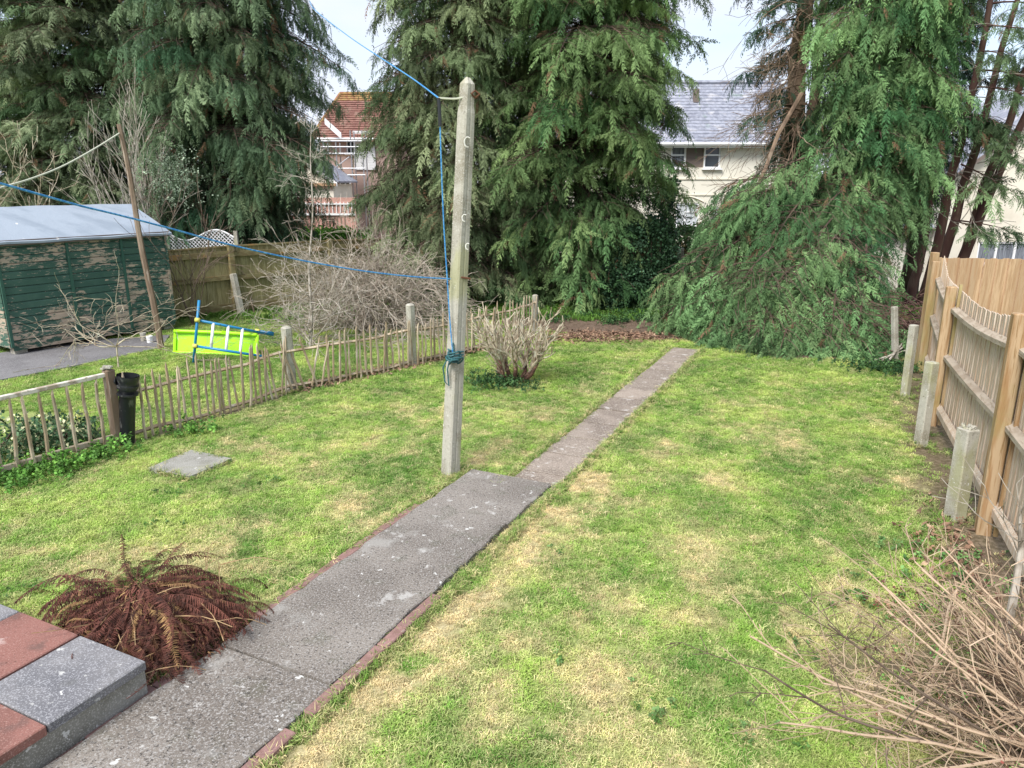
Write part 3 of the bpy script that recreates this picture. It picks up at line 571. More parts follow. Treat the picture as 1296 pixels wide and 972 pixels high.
def window(parent, o, ux, x0, x1, za, zb, mull=(.5,), trans=None, glass='netdark', dep=.1, sill=True):
    nb = Vector((-ux.y, ux.x, 0)); P = lambda x, z, d=0: Vector((o.x, o.y, 0)) + ux * x + nb * d + Vector((0, 0, z)); ang = math.atan2(ux.y, ux.x)
    c = P((x0 + x1) / 2, (za + zb) / 2, dep * .6); fw = .065; mb = MB(); W_, H_ = x1 - x0, zb - za
    for z in (za + fw / 2, zb - fw / 2): mb.box(P((x0 + x1) / 2, z, dep * .6), (W_, .06, fw), (0, 0, ang))
    xs = [x0 + fw / 2, x1 - fw / 2] + [x0 + W_ * m_ for m_ in mull]
    for x in xs: mb.box(P(x, (za + zb) / 2, dep * .6 - .004), (fw, .06, H_ - .004), (0, 0, ang))
    if trans:
        for (a, b, t) in trans: mb.box(P(x0 + W_ * (a + b) / 2, za + H_ * t, dep * .6 + .004), (W_ * (b - a), .05, fw * .9), (0, 0, ang))
    f = part('window', mb, M['upvc'], parent, loc=c)
    cuts = [0] + sorted(mull) + [1]
    for i in range(len(cuts) - 1):
        mb = MB(); mb.box(P(x0 + W_ * (cuts[i] + cuts[i + 1]) / 2, (za + zb) / 2, dep * .6 + .02), (W_ * (cuts[i + 1] - cuts[i]) - .02, .012, H_ - .04), (0, 0, ang)); part('pane', mb, M[glass], f)
    if sill: mb = MB(); mb.box(P((x0 + x1) / 2, za - .03, -.03), (W_ + .14, .2, .06), (0, 0, ang)); part('sill', mb, M['upvc'], f)
    return f
def roof_tiles(mb, a, b, up, rows, tw, th, seed=0, jit=.006, miss=0):
    """courses of overlapping tiles on the plane a-b (eave) to a+up"""
    r = random.Random(seed); a, b, up = Vector(a), Vector(b), Vector(up); ux = (b - a); ln = ux.length; ux.normalize(); uh = up.length; uv = up.normalized(); nn = ux.cross(uv).normalized()
    if nn.z < 0: nn = -nn
    ch = uh / rows; n = int(ln / tw)
    for j in range(rows):
        for i in range(n + (j % 2)):
            x0 = (i - .5 * (j % 2)) * tw; x1 = x0 + tw * .965; x0, x1 = max(0, x0), min(ln, x1)
            if x1 - x0 < .03: continue
            lo = ch * j - .01; hi = ch * (j + 1.15); t0 = th + r.uniform(0, jit); t1 = .004
            p = lambda x, y, t: a + ux * x + uv * y + nn * t
            mb.add([p(x0, lo, t0), p(x1, lo, t0), p(x1, hi, t1), p(x0, hi, t1), p(x0, lo, 0), p(x1, lo, 0)], [(0, 1, 2, 3), (4, 5, 1, 0)])
X1 = Vector((1, 0, 0))
# --- two-storey cream house behind the middle (slate roof)
def house_mid():
    Y0 = 32.; zg = -.8; ez = D(890, 181, Y0).z; xl, xr = D(630, 200, Y0).x, D(1010, 200, Y0).x; o = Vector((xl, Y0, 0))
    h = root('rendered_house', (xl, Y0, zg), 'cream two-storey house with a grey slate roof behind the conifers', 'house')
    X = lambda px: D(px, 200, Y0).x - xl; Z = lambda py: D(890, py, Y0).z
    wins = [(X(849), X(868), Z(213), Z(184)), (X(891), X(912), Z(213), Z(184)), (X(740), X(775), Z(213), Z(184)), (X(859), X(889), Z(286), Z(257)), (X(905), X(935), Z(290), Z(262)), (X(680), X(706), Z(290), Z(258)), (X(650), X(676), Z(213), Z(184))]
    pan = (X(868.3), X(890.7), Z(212), Z(184))
    mb = MB(); wall_holes(mb, o, X1, xr - xl, zg, ez, wins + [pan], .12)
    mb.poly([(xl, Y0, zg), (xl, Y0, ez), (xl, Y0 + 3.6, ez + 2.7), (xl, Y0 + 7.2, ez), (xl, Y0 + 7.2, zg)]); mb.poly([(xr, Y0, zg), (xr, Y0 + 7.2, zg), (xr, Y0 + 7.2, ez), (xr, Y0 + 3.6, ez + 2.7), (xr, Y0, ez)])
    mb.poly([(xl, Y0 + 7.2, zg), (xl, Y0 + 7.2, ez), (xr, Y0 + 7.2, ez), (xr, Y0 + 7.2, zg)])
    part('wall', mb, M['render'], h)
    mb = MB(); mb.box((xl + (pan[0] + pan[1]) / 2, Y0 + .09, (pan[2] + pan[3]) / 2), (pan[1] - pan[0], .04, pan[3] - pan[2])); part('panel', mb, M['taupe'], h)
    for i, wn in enumerate(wins):
        low = wn[3] < Z(230)
        window(h, o, X1, *wn, mull=(.42,) if low else ((.5,) if i == 2 else ()), trans=((.42, 1, .62),) if low else ((0, 1, .58),), glass='net' if low else ('netdark' if i != 1 else 'glass'), sill=not low or True)
    for yy in (226.5, 246.5): 
        mb = MB(); mb.box((xl + (xr - xl) / 2, Y0 - .02, Z(yy)), (xr - xl, .04, .05)); part('band', mb, M['render_w'], h)
    # arched head over the ground-floor window
    a0, a1 = X(852) + xl, X(894) + xl; pts = [Vector((a0 + (a1 - a0) * t, Y0 - .02, Z(255.5) + .22 * math.sin(math.pi * t))) for t in [i / 10 for i in range(11)]]
    mb = MB(); mb.tube(pts, .035, n=4); part('window_arch', mb, M['render_w'], h)
    rz = D(870, 105, Y0 + 3.6).z
    mb = MB(); up = Vector((0, 3.95, rz - ez + .1)); a = (xl - .2, Y0 - .35, ez - .08); b = (xr + .2, Y0 - .35, ez - .08)
    mb.prism([a, (xl - .2, Y0 + 3.6, rz - .05), (xl - .2, Y0 + 7.55, ez - .08)], (xr - xl + .4, 0, 0)); rf = part('roof', mb, M['slate'], h)
    mb = MB(); roof_tiles(mb, Vector(a) + Vector((0, 0, .02)), Vector(b) + Vector((0, 0, .02)), (0, 3.95, rz - ez + .03), 19, .26, .02, 3); part('slates', mb, M['slate'], rf, kind='stuff')
    mb = MB(); mb.tube([(xl - .2, Y0 + 3.6, rz + .02), (xr + .2, Y0 + 3.6, rz + .02)], .10, n=6); part('ridge', mb, M['slate'], rf)
    mb = MB(); mb.tube([(xl - .2, Y0 - .42, ez - .06), (xr + .2, Y0 - .42, ez - .06)], .07, n=6); part('gutter', mb, M['upvc'], h)
    mb = MB(); mb.box((xl + (xr - xl) / 2, Y0 - .33, ez - .12), (xr - xl, .03, .16)); part('fascia', mb, M['upvc'], h)
    v = D(879, 122, Y0 + 2.6); mb = MB(); mb.box((v.x, Y0 + 2.35, v.z), (.22, .25, .55)); part('roof_vent', mb, M['taupe'], rf)
    chim = D(745, 90, Y0 + 3.6); mb = MB(); mb.box((chim.x - 1, Y0 + 3.6, rz + .5), (.9, .6, 1.4)); part('chimney', mb, M['brick'], rf)
house_mid()
# --- right-hand rendered house with lean-to wing
def house_right():
    Y0 = 27.; zg = -1.4; xl = D(1183, 300, Y0).x; xr = xl + 8; o = Vector((xl, Y0, 0))
    h = root('gabled_house', (xl, Y0, zg), 'pale rendered house with low slate wing beyond the right timber fence', 'house')
    Z = lambda py: D(1200, py, Y0).z; X = lambda px: D(px, 300, Y0).x - xl
    ez = Z(232)
    wins = [(X(1184), X(1200), Z(328), Z(295)), (X(1240), X(1312), Z(334), Z(306))]
    mb = MB(); wall_holes(mb, o, X1, 8, zg, ez, wins)
    apex = (xl + 4, ez + 3.0)
    mb.poly([(xl, Y0, ez), (xr, Y0, ez), (apex[0], Y0, apex[1])]); mb.poly([(xl, Y0, zg), (xl, Y0, ez), (xl, Y0 + 7, ez), (xl, Y0 + 7, zg)]); mb.poly([(xr, Y0, zg), (xr, Y0 + 7, zg), (xr, Y0 + 7, ez), (xr, Y0, ez)]); mb.poly([(xl, Y0 + 7, zg), (xl, Y0 + 7, ez), (xr, Y0 + 7, ez), (xr, Y0 + 7, zg)])
    part('wall', mb, M['render_w'], h)
    window(h, o, X1, *wins[0], mull=(), glass='netdark'); window(h, o, X1, *wins[1], mull=(.34, .67), glass='netdark')
    mb = MB()
    for s in (-1, 1):
        e = Vector((apex[0] + s * 4.3, Y0 - .25, ez - .22)); a = Vector((apex[0], Y0 - .25, apex[1] + .02)); mb.prism([e, a, a + Vector((0, 0, .12)), e + Vector((0, 0, .12))], (0, 7.5, 0))
    rf = part('roof', mb, M['slate'], h)
    mb = MB()
    for s in (-1, 1): e = Vector((apex[0] + s * 4.3, Y0 - .28, ez - .26)); a = Vector((apex[0], Y0 - .28, apex[1] - .02)); mb.prism([e, a, a + Vector((0, 0, .14)), e + Vector((0, 0, .14))], (0, .04, 0))
    part('bargeboard', mb, M['taupe'], rf)
    # wing
    wx0 = D(1085, 300, Y0).x; ze = Z(289); zt = Z(262)
    mb = MB(); mb.box(((wx0 + xl) / 2 - .02, Y0 + 1.9, (zg + ze) / 2), (xl - wx0, 3.6, ze - zg)); part('wing_wall', mb, M['render'], h)
    mb = MB(); mb.prism([(wx0 - .1, Y0 - .25, ze - .03), (wx0 - .1, Y0 + 3.7, ze + 1.55), (wx0 - .1, Y0 + 3.7, ze - .03)], (xl - wx0 + .08, 0, 0)); rf = part('wing_roof', mb, M['slate'], h)
    mb = MB(); roof_tiles(mb, (wx0 - .1, Y0 - .27, ze), (xl - .02, Y0 - .27, ze), (0, 3.95, 1.58), 14, .26, .02, 5); part('slates', mb, M['slate'], rf, kind='stuff')
    mb = MB(); mb.tube([(wx0 - .1, Y0 - .33, ze), (xl, Y0 - .33, ze)], .05, n=6); part('gutter', mb, M['taupe'], h)
    mb = MB(); mb.tube([(xl - .12, Y0 - .12, ze), (xl - .12, Y0 - .12, zg)], .04, n=6); part('drainpipe', mb, M['render'], h)
house_right()
# --- far left: red tiled house under scaffold, small pink gabled building in front
def house_red():
    Y0 = 40.; zg = -1.2; xl = D(405, 200, Y0).x; xr = D(520, 200, Y0).x; ez = D(450, 176, Y0).z; rz = D(450, 120, Y0 + 4).z
    h = root('red_roofed_house', (xl, Y0, zg), 'red tiled house with white cladding seen between two tall conifers', 'house')
    X = lambda px: D(px, 200, Y0).x; Z = lambda py: D(450, py, Y0).z
    wn = (X(439) - xl, X(450) - xl, Z(195), Z(178)); gn = (X(428) - xl, X(442) - xl, Z(240), Z(222)); o = Vector((xl, Y0, 0))
    mb = MB(); wall_holes(mb, o, X1, xr - xl, zg, ez, [wn, gn]); mb.poly([(xl, Y0, zg), (xl, Y0, ez), (xl, Y0 + 8, ez), (xl, Y0 + 8, zg)]); mb.poly([(xr, Y0, zg), (xr, Y0 + 8, zg), (xr, Y0 + 8, ez), (xr, Y0, ez)]); mb.poly([(xl, Y0 + 8, zg), (xl, Y0 + 8, ez), (xr, Y0 + 8, ez), (xr, Y0 + 8, zg)]); part('wall', mb, M['pinkish'], h)
    window(h, o, X1, *wn, mull=(), trans=((0, 1, .5),), glass='glass'); window(h, o, X1, *gn, mull=(.5,), glass='glass')
    mb = MB()
    for i in range(16): mb.box((X(462), Y0 - .06, Z(215) + i * .12 + .06), (1.1, .05, .112), (.12, 0, 0))
    part('white_cladding', mb, M['white'], h)
    a = Vector((xl - .3, Y0 - .5, ez)); b = Vector((xr + .3, Y0 - .5, ez)); rl = X(414); 
    mb = MB(); mb.prism([(rl, Y0 + 4, rz), (xr + .3, Y0 + 4, rz), (xr + .3, Y0 + 4, ez), (xl - .3, Y0 + 4, ez)], (0, .02, 0))
    mb.poly([a, b, (xr + .3, Y0 + 4, rz), (rl, Y0 + 4, rz)]); mb.poly([a, (rl, Y0 + 4, rz), (xl - .3, Y0 + 8.5, ez)]); mb.poly([(xr + .3, Y0 + 4, rz), (rl, Y0 + 4, rz), (xl - .3, Y0 + 8.5, ez), (xr + .3, Y0 + 8.5, ez)]); rf = part('roof', mb, M['redtile'], h)
    up = Vector((0, 4.5, rz - ez)); mb = MB(); rows = 20; n2 = MB()
    for j in range(rows):   # hip: each course starts further right
        t = j / rows; s = a + up * t + Vector(((rl - xl + .3) * t, 0, 0)); e = b + up * t
        roof_tiles(mb if j < rows - 3 else n2, s, e, up / rows, 1, .24, .045, j, .015)
    part('tiles', mb, M['redtile'], rf, kind='stuff'); part('mossy_tiles', n2, M['mosstile'], rf, kind='stuff')
    mb = MB(); mb.tube([(rl, Y0 + 4, rz + .05), (xr + .3, Y0 + 4, rz + .05)], .12, n=6); mb.tube([a, (rl, Y0 + 4, rz + .05)], .1, n=6); part('ridge', mb, M['mosstile'], rf)
    # white verge of the projecting gable
    mb = MB(); v0 = D(411, 157, Y0 - 1); v1 = D(432, 176, Y0 - 1); mb.prism([v0, v1, v1 + Vector((0, 0, .3)), v0 + Vector((0, 0, .3))], (0, .1, 0)); part('white_verge', mb, M['white'], h)
    mb = MB(); mb.tube([(xl, Y0 - .55, ez - .03), (xr, Y0 - .55, ez - .03)], .07, n=5); part('gutter', mb, M['white'], h)
    sc_ = root('scaffolding', (X(440), Y0 - 1.2, zg), 'scaffold tubes and boards around the red roofed house', 'scaffolding')
    for px in (421, 436, 454, 468):
        for dy in (0, .9): mb = MB(); mb.tube([(X(px), Y0 - 1.8 + dy, zg), (X(px), Y0 - 1.8 + dy, Z(168 if px > 450 else 182))], .035, n=5); part('pole', mb, M['steel'], sc_)
    for py in (181, 188, 196, 214, 222): mb = MB(); mb.tube([(X(416), Y0 - 1.85, Z(py)), (X(470), Y0 - 1.85, Z(py))], .03, n=5); part('rail', mb, M['steel'], sc_)
    for py in (198, 224): mb = MB(); mb.box(((X(418) + X(452)) / 2, Y0 - 1.35, Z(py)), (X(452) - X(418), .9, .05)); part('board', mb, M['fence_warm'], sc_)
    mb = MB(); mb.tube([(X(420), Y0 - 1.9, Z(224)), (X(452), Y0 - 1.9, Z(200))], .025, n=5); part('brace', mb, M['steel'], sc_)
house_red()
def house_pink():
    Y0 = 34.; zg = -1.2; Z = lambda py: D(390, py, Y0).z; X = lambda px: D(px, 240, Y0).x; a, b, c = X(366), X(422), X(388)
    h = root('pink_outbuilding', (a, Y0, zg), 'low pink building with a white edged gable behind the left fence', 'building')
    ez = Z(233); az = Z(207)
    mb = MB(); mb.prism([(a, Y0, zg), (b, Y0, zg), (b, Y0, ez), (a, Y0, ez)], (0, 4, 0)); part('wall', mb, M['render'], h)
    mb = MB(); mb.prism([(a + .1, Y0 - .02, ez + .02), (b - .1, Y0 - .02, ez + .02), (c, Y0 - .02, az - .15)], (0, 4, 0)); part('gable', mb, M['render_w'], h)
    mb = MB()
    for s, e in ((a - .2, ez - .1), (b + .2, ez - .1)): mb.prism([(s, Y0 - .12, e), (c, Y0 - .12, az - .02), (c, Y0 - .12, az + .15), (s, Y0 - .12, e + .17)], (0, .1, 0))
    part('bargeboard', mb, M['white'], h)
    mb = MB()
    for s in (a - .25, b + .25): mb.prism([(s, Y0, ez + .06), (c, Y0, az + .15), (c, Y0, az + .22), (s, Y0, ez + .13)], (0, 4.2, 0))
    part('roof', mb, M['slate'], h)
    mb = MB(); mb.box(((a + b) / 2, Y0 - .1, ez - .02), (b - a + .3, .16, .12)); part('ledge', mb, M['fence_warm'], h)
    pz0, pz1 = Z(278), Z(249)
    pw = root('pink_boundary_wall', (X(330), Y0 - 2, zg), 'pink painted wall with white railings behind the left fence', 'wall'); x0, x1 = D(345, 260, Y0 - 2).x, D(450, 260, Y0 - 2).x
    mb = MB(); mb.box(((x0 + x1) / 2, Y0 - 2, (zg + pz1) / 2), (x1 - x0, .25, pz1 - zg)); part('wall', mb, M['pink'], pw)
    mb = MB(); mb.box(((x0 + x1) / 2, Y0 - 2.16, D(400, 271, Y0 - 2).z), (x1 - x0, .06, .08)); mb.box(((x0 + x1) / 2, Y0 - 2.16, D(400, 258, Y0 - 2).z), (x1 - x0, .06, .05)); part('rail', mb, M['white'], pw)
    m = MB(); m.box((0, 0, 0), (.03, .03, .55)); me = m.mesh('baluster', M['white'])
    k = x0
    while k < x1: put('baluster', me, pw, (k, Y0 - 2.16, D(400, 264, Y0 - 2).z)); k += .16
    dk = root('dark_railing', (X(340), 30, -1), 'dark upright palings just above the left timber fence', 'fence'); m = MB(); m.box((0, 0, 0), (.05, .04, .9)); me = m.mesh('paling', M['pole_wood'])
    z = D(400, 290, 30).z; k = D(365, 280, 30).x
    while k < D(440, 280, 30).x: put('paling', me, dk, (k, 30, z + random.uniform(-.05, .05))); k += .15
house_pink()



# ================================================================== SHED
def shed():
    ux = (SHB - SHA).normalized(); bk = Vector((-ux.y, ux.x, 0)); Ln = (SHB - SHA).length; Wd = 2.35; zb, ze, zr = .12, 1.9, 2.38
    s = root('garden_shed', SHA, 'green wooden shed with peeling paint and a grey felt roof', 'shed'); ang = math.atan2(ux.y, ux.x)
    nrm = -bk
    mb = MB(); mb.prism([SHA + Vector((0, 0, zb)) + bk * .03, SHA + bk * Wd + Vector((0, 0, zb)), SHA + bk * Wd + Vector((0, 0, ze)), SHA + bk * Wd / 2 + Vector((0, 0, zr - .04)), SHA + Vector((0, 0, ze)) + bk * .03], ux * (Ln - .02)); part('body', mb, M['dark'], s)
    nrow = 14; rh = (ze - zb) / nrow
    for i in range(nrow):
        z = zb + rh * i; mb = MB()
        # shiplap board: profile leaning out towards its bottom edge
        a = SHA - ux * .0
        prof = [(.0, 0), (-.022, .004), (-.022, rh * .78), (-.012, rh * .84), (-.010, rh - .006), (.0, rh - .006)]
        segs = 10; vs = []; n = len(prof)
        for k in range(segs + 1):
            t = k / segs; wob = .003 * math.sin(k * 1.7 + i)
            for d, h_ in prof: vs.append(a + ux * (Ln * t) - bk * (-d + wob) * (1) + Vector((0, 0, z + h_ + (.012 * math.sin(t * 3.1 + i) if i == 0 else 0))))
        vs = [a + ux * (Ln * (q // n) / segs) + bk * (prof[q % n][0] - .004 * math.sin(q // n * 1.7 + i)) + Vector((0, 0, z + prof[q % n][1])) for q in range(n * (segs + 1))]
        fs = [(k * n + j, k * n + (j + 1) % n, (k + 1) * n + (j + 1) % n, (k + 1) * n + j) for k in range(segs) for j in range(n)] + [tuple(range(n)), tuple(reversed(range(segs * n, segs * n + n)))]
        mb.add(vs, fs); part('plank', mb, M['shed_bare'] if i == 0 else M['shed_paint'], s, loc=a + Vector((0, 0, z)))
    for i in range(nrow + 3):    # left end boards
        z = zb + rh * i; t0, t1 = 0.0, Wd
        if z > ze: k = (z - ze) / (zr - ze) * Wd / 2; t0, t1 = k, Wd - k
        if t1 - t0 < .1: continue
        mb = MB(); c = SHA + bk * (t0 + t1) / 2 - ux * .012; mb.box((c.x, c.y, z + rh / 2), (.022, t1 - t0, rh - .008), (0, 0, ang)); part('plank', mb, M['shed_paint'], s, loc=(c.x, c.y, z))
    for t in (0.008, Ln * .375, Ln * .70, Ln * .995):
        mb = MB(); c = SHA + ux * t - bk * .036; w_ = .045; mb.box((c.x, c.y, (zb + ze) / 2 + .01), (w_, .028, ze - zb - .02), (0, 0, ang)); part('batten', mb, M['shed_trim'] if t < 2.5 else M['shed_paint'], s, loc=c)
    # roof
    ov = .09
    def rp_(t, w_, z): return SHA + ux * t + bk * w_ + Vector((0, 0, z))
    sl_ = (zr - ze) / (Wd / 2)
    rt = None
    for sgn in (0, 1):
        w0 = -ov - .03 if sgn == 0 else Wd + ov; z0 = ze - (ov + .03) * sl_ + .02; mb = MB(); vs = []
        nx_, ny_ = 14, 6
        for i in range(nx_ + 1):
            for j in range(ny_ + 1):
                t = -ov + (Ln + 2 * ov) * i / nx_; f = j / ny_; vs.append(rp_(t, w0 + (Wd / 2 - w0) * f, z0 + (zr - z0 + .02) * f + .006 * math.sin(i * 1.3 + j)))
        n0 = len(vs); vs += [v - Vector((0, 0, .035)) for v in vs]
        fs = []
        for i in range(nx_):
            for j in range(ny_): q = i * (ny_ + 1) + j; fs += [(q, q + ny_ + 1, q + ny_ + 2, q + 1), (n0 + q, n0 + q + 1, n0 + q + ny_ + 2, n0 + q + ny_ + 1)]
        for i in range(nx_): q = i * (ny_ + 1); fs.append((q, n0 + q, n0 + q + ny_ + 1, q + ny_ + 1))
        for j in range(ny_): fs.append((j, j + 1, n0 + j + 1, n0 + j)); q = nx_ * (ny_ + 1) + j; fs.append((q, n0 + q, n0 + q + 1, q + 1))
        mb.add(vs, fs); part('roof', mb, M['felt'], s)
    mb = MB(); mb.box(rp_(Ln / 2, -.075, ze - .045), (Ln + .1, .025, .09), (0, 0, ang)); part('fascia', mb, M['taupe'], s)
    # base bearers and blocks, dark void beneath
    mb = MB(); mb.box(rp_(Ln / 2, -.005, zb - .02), (Ln - .02, .05, .05), (0, 0, ang)); part('floor_bearer', mb, M['shed_bare'], s)
    for t in (.15, Ln * .5, Ln * .78, Ln - .12):
        mb = MB(); c = rp_(t, .12, .045); mb.box(c, (.2, .16, .12), (0, 0, ang)); part('block', mb, M['concrete'], s)
    # small tubs standing by the shed base
    for (px, py, hh, rr, mt, lb, nm) in ((182, 432, .16, .05, 'concrete', 'small grey tin standing under the shed corner', 'tin'), (190, 434, .13, .055, 'white', 'small pale blue pot under the shed corner beside the leaning pole', 'pot')):
        g = G(px, py); mb = MB(); mb.tube([(g.x, g.y, 0), (g.x, g.y, hh * .8), (g.x, g.y, hh * .82), (g.x, g.y, hh)], [rr * .85, rr, rr * 1.08, rr * 1.08], n=12); meta(part(nm, mb, M[mt], loc=(g.x, g.y, 0)), lb, 'tin' if nm == 'tin' else 'pot')
shed()

# ================================================================== RIGHT TIMBER FENCE
def right_fence():
    f = root('timber_fence', FP[1], 'pale closeboard timber fence running along the right side of the lawn', 'fence')
    hts = [1.9, 1.78, 1.60, 1.62]; postw = .11
    for i, p in enumerate(FP):
        d = (FP[min(i + 1, 3)] - FP[max(i - 1, 0)]).normalized(); ang = math.atan2(d.y, d.x) - math.pi / 2
        mb = MB(); mb.bevbox((p.x, p.y, hts[i] / 2 + .01), (postw, postw, hts[i] + .08), .008, (R(-1.0), 0, ang)); part('post', mb, M['post_wood'], f, loc=p)
    bm = MB()
    for k in range(5):   # feather edge board, unit height, built in strips
        pass
    for i in range(3):
        a, b = FP[i], FP[i + 1]; d = (b - a); ln = d.length; d.normalize(); nr = Vector((d.y, -d.x, 0)); ang = math.atan2(d.y, d.x)
        top = lambda t: (hts[i] + (hts[i + 1] - hts[i]) * t) + .03 - (.10 if i == 1 else .06) * math.sin(math.pi * t) + (.12 * max(0, t - .6) / .4 if i == 2 else 0)
        nb = int(ln / .098)
        for k in range(nb):
            t = (k + .5) / nb; c = a + d * ln * t + nr * (.085 + .004 * (k % 2)); h_ = top(t) + random.uniform(-.006, .006); z0 = .09
            mb = MB(); w_ = ln / nb + .014; r_ = Matrix.Rotation(ang, 3, 'Z')
            pr = [(-w_ / 2, -.011), (w_ / 2, -.003), (w_ / 2, .004), (-w_ / 2, .004)]
            lean = random.uniform(-.006, .006)
            vs = [Vector((c.x, c.y, z)) + r_ @ Vector((x + lean * (z / h_), -y * 1.0, 0)) for z in (z0, h_) for x, y in pr]
            mb.add(vs, [(0, 3, 2, 1), (4, 5, 6, 7), (0, 1, 5, 4), (1, 2, 6, 5), (2, 3, 7, 6), (3, 0, 4, 7)]); part('board', mb, M['fence_new'], f, loc=(c.x, c.y, 0))
        for (fr, sag) in ((.87, .05), (.52, .02), (.12, 0)):
            pts = [a + d * ln * t + nr * .045 + Vector((0, 0, (hts[i] + (hts[i + 1] - hts[i]) * t) * fr - sag * math.sin(math.pi * t))) for t in [j / 8 for j in range(9)]]
            mb = MB(); hh = .045 if fr > .2 else .075; dd = .03 if fr > .2 else .018
            vs = []
            for q, p in enumerate(pts):
                for (oy, oz) in ((-dd, -hh * .6), (-dd, hh * .3), (dd, hh), (dd, -hh)): vs.append(p + nr * oy + Vector((0, 0, oz)))
            fs = [(q * 4 + j, q * 4 + (j + 1) % 4, (q + 1) * 4 + (j + 1) % 4, (q + 1) * 4 + j) for q in range(8) for j in range(4)] + [(0, 1, 2, 3), (35, 34, 33, 32)]
            mb.add(vs, fs); part('rail' if fr > .2 else 'gravel_board', mb, M['rail_wood'] if fr > .2 else M['fence_new'], f)
        if i < 2:   # packing strips either side of the near posts
            for q in (.035, .965): c = a + d * ln * q + nr * .07; mb = MB(); mb.box((c.x, c.y, hts[i] * .48), (.03, .03, hts[i] * .94), (0, 0, ang)); part('batten', mb, M['post_wood'], f, loc=c)
    # the neighbour's fence turning away at the far corner
    g = root('corner_fence', (6.55, 11.45, 0), 'warm orange brown board fence turning right behind the pale fence', 'fence'); n = 46; a = Vector((6.52, 11.5, 0)); b = Vector((11.2, 11.9, 0)); d = (b - a); ln = d.length; d.normalize(); ang = math.atan2(d.y, d.x)
    for k in range(n):
        c = a + d * ln * (k + .5) / n; h_ = 1.69 - .0025 * k + random.uniform(-.008, .008); mb = MB(); mb.box((c.x, c.y + .016 * (k % 2), h_ / 2 + .05), (ln / n + .003, .016, h_ - .1), (random.uniform(-.004, .004), 0, ang + .06)); part('board', mb, M['fence_warm'], g, loc=(c.x, c.y, 0))
    for z in (.35, .9, 1.4): mb = MB(); c = (a + b) / 2; mb.box((c.x, c.y + .05, z), (ln, .06, .08), (0, 0, ang)); part('rail', mb, M['fence_warm'], g)
    mb = MB(); mb.bevbox((6.46, 11.42, .88), (.1, .1, 1.8), .008); part('post', mb, M['post_wood'], g)
right_fence()
# concrete spur posts
lbls = ['small far concrete post half hidden against the conifer branches', 'greenish concrete post, second farthest along the timber fence', 'pale upright concrete post leaning beside the middle timber post', 'short rough topped concrete post beside the nearest timber post']
for i, ((bx, by), (tx, ty), wd_) in enumerate((((1133, 455), (1132, 388), .085), ((1145, 501), (1157, 411), .095), ((1165, 562), (1180, 458), .11), ((1208, 655), (1226, 542), .13))):
    b = G(bx, by); t = D(tx, ty, b.y + .02); d = (t - b); mb = MB(); rot = d.to_track_quat('Z', 'Y').to_matrix() @ Matrix.Rotation(.45, 3, 'Z'); c = b + d * .47
    mb.bevbox(c, (wd_, wd_, d.length * 1.06), .01, rot)
    o = part('concrete_post', mb, M['concrete'], loc=b); meta(o, lbls[i], 'post', 'old concrete posts beside the timber fence')
    if i == 3:
        o2 = MB()
        for k in range(26): q = t + rot @ Vector((random.uniform(-.05, .05), random.uniform(-.05, .05), random.uniform(-.01, .02))); o2.box(q, (.03, .025, .02), (random.random(), random.random(), random.random()))
        part('broken_top', o2, M['concrete'], o)
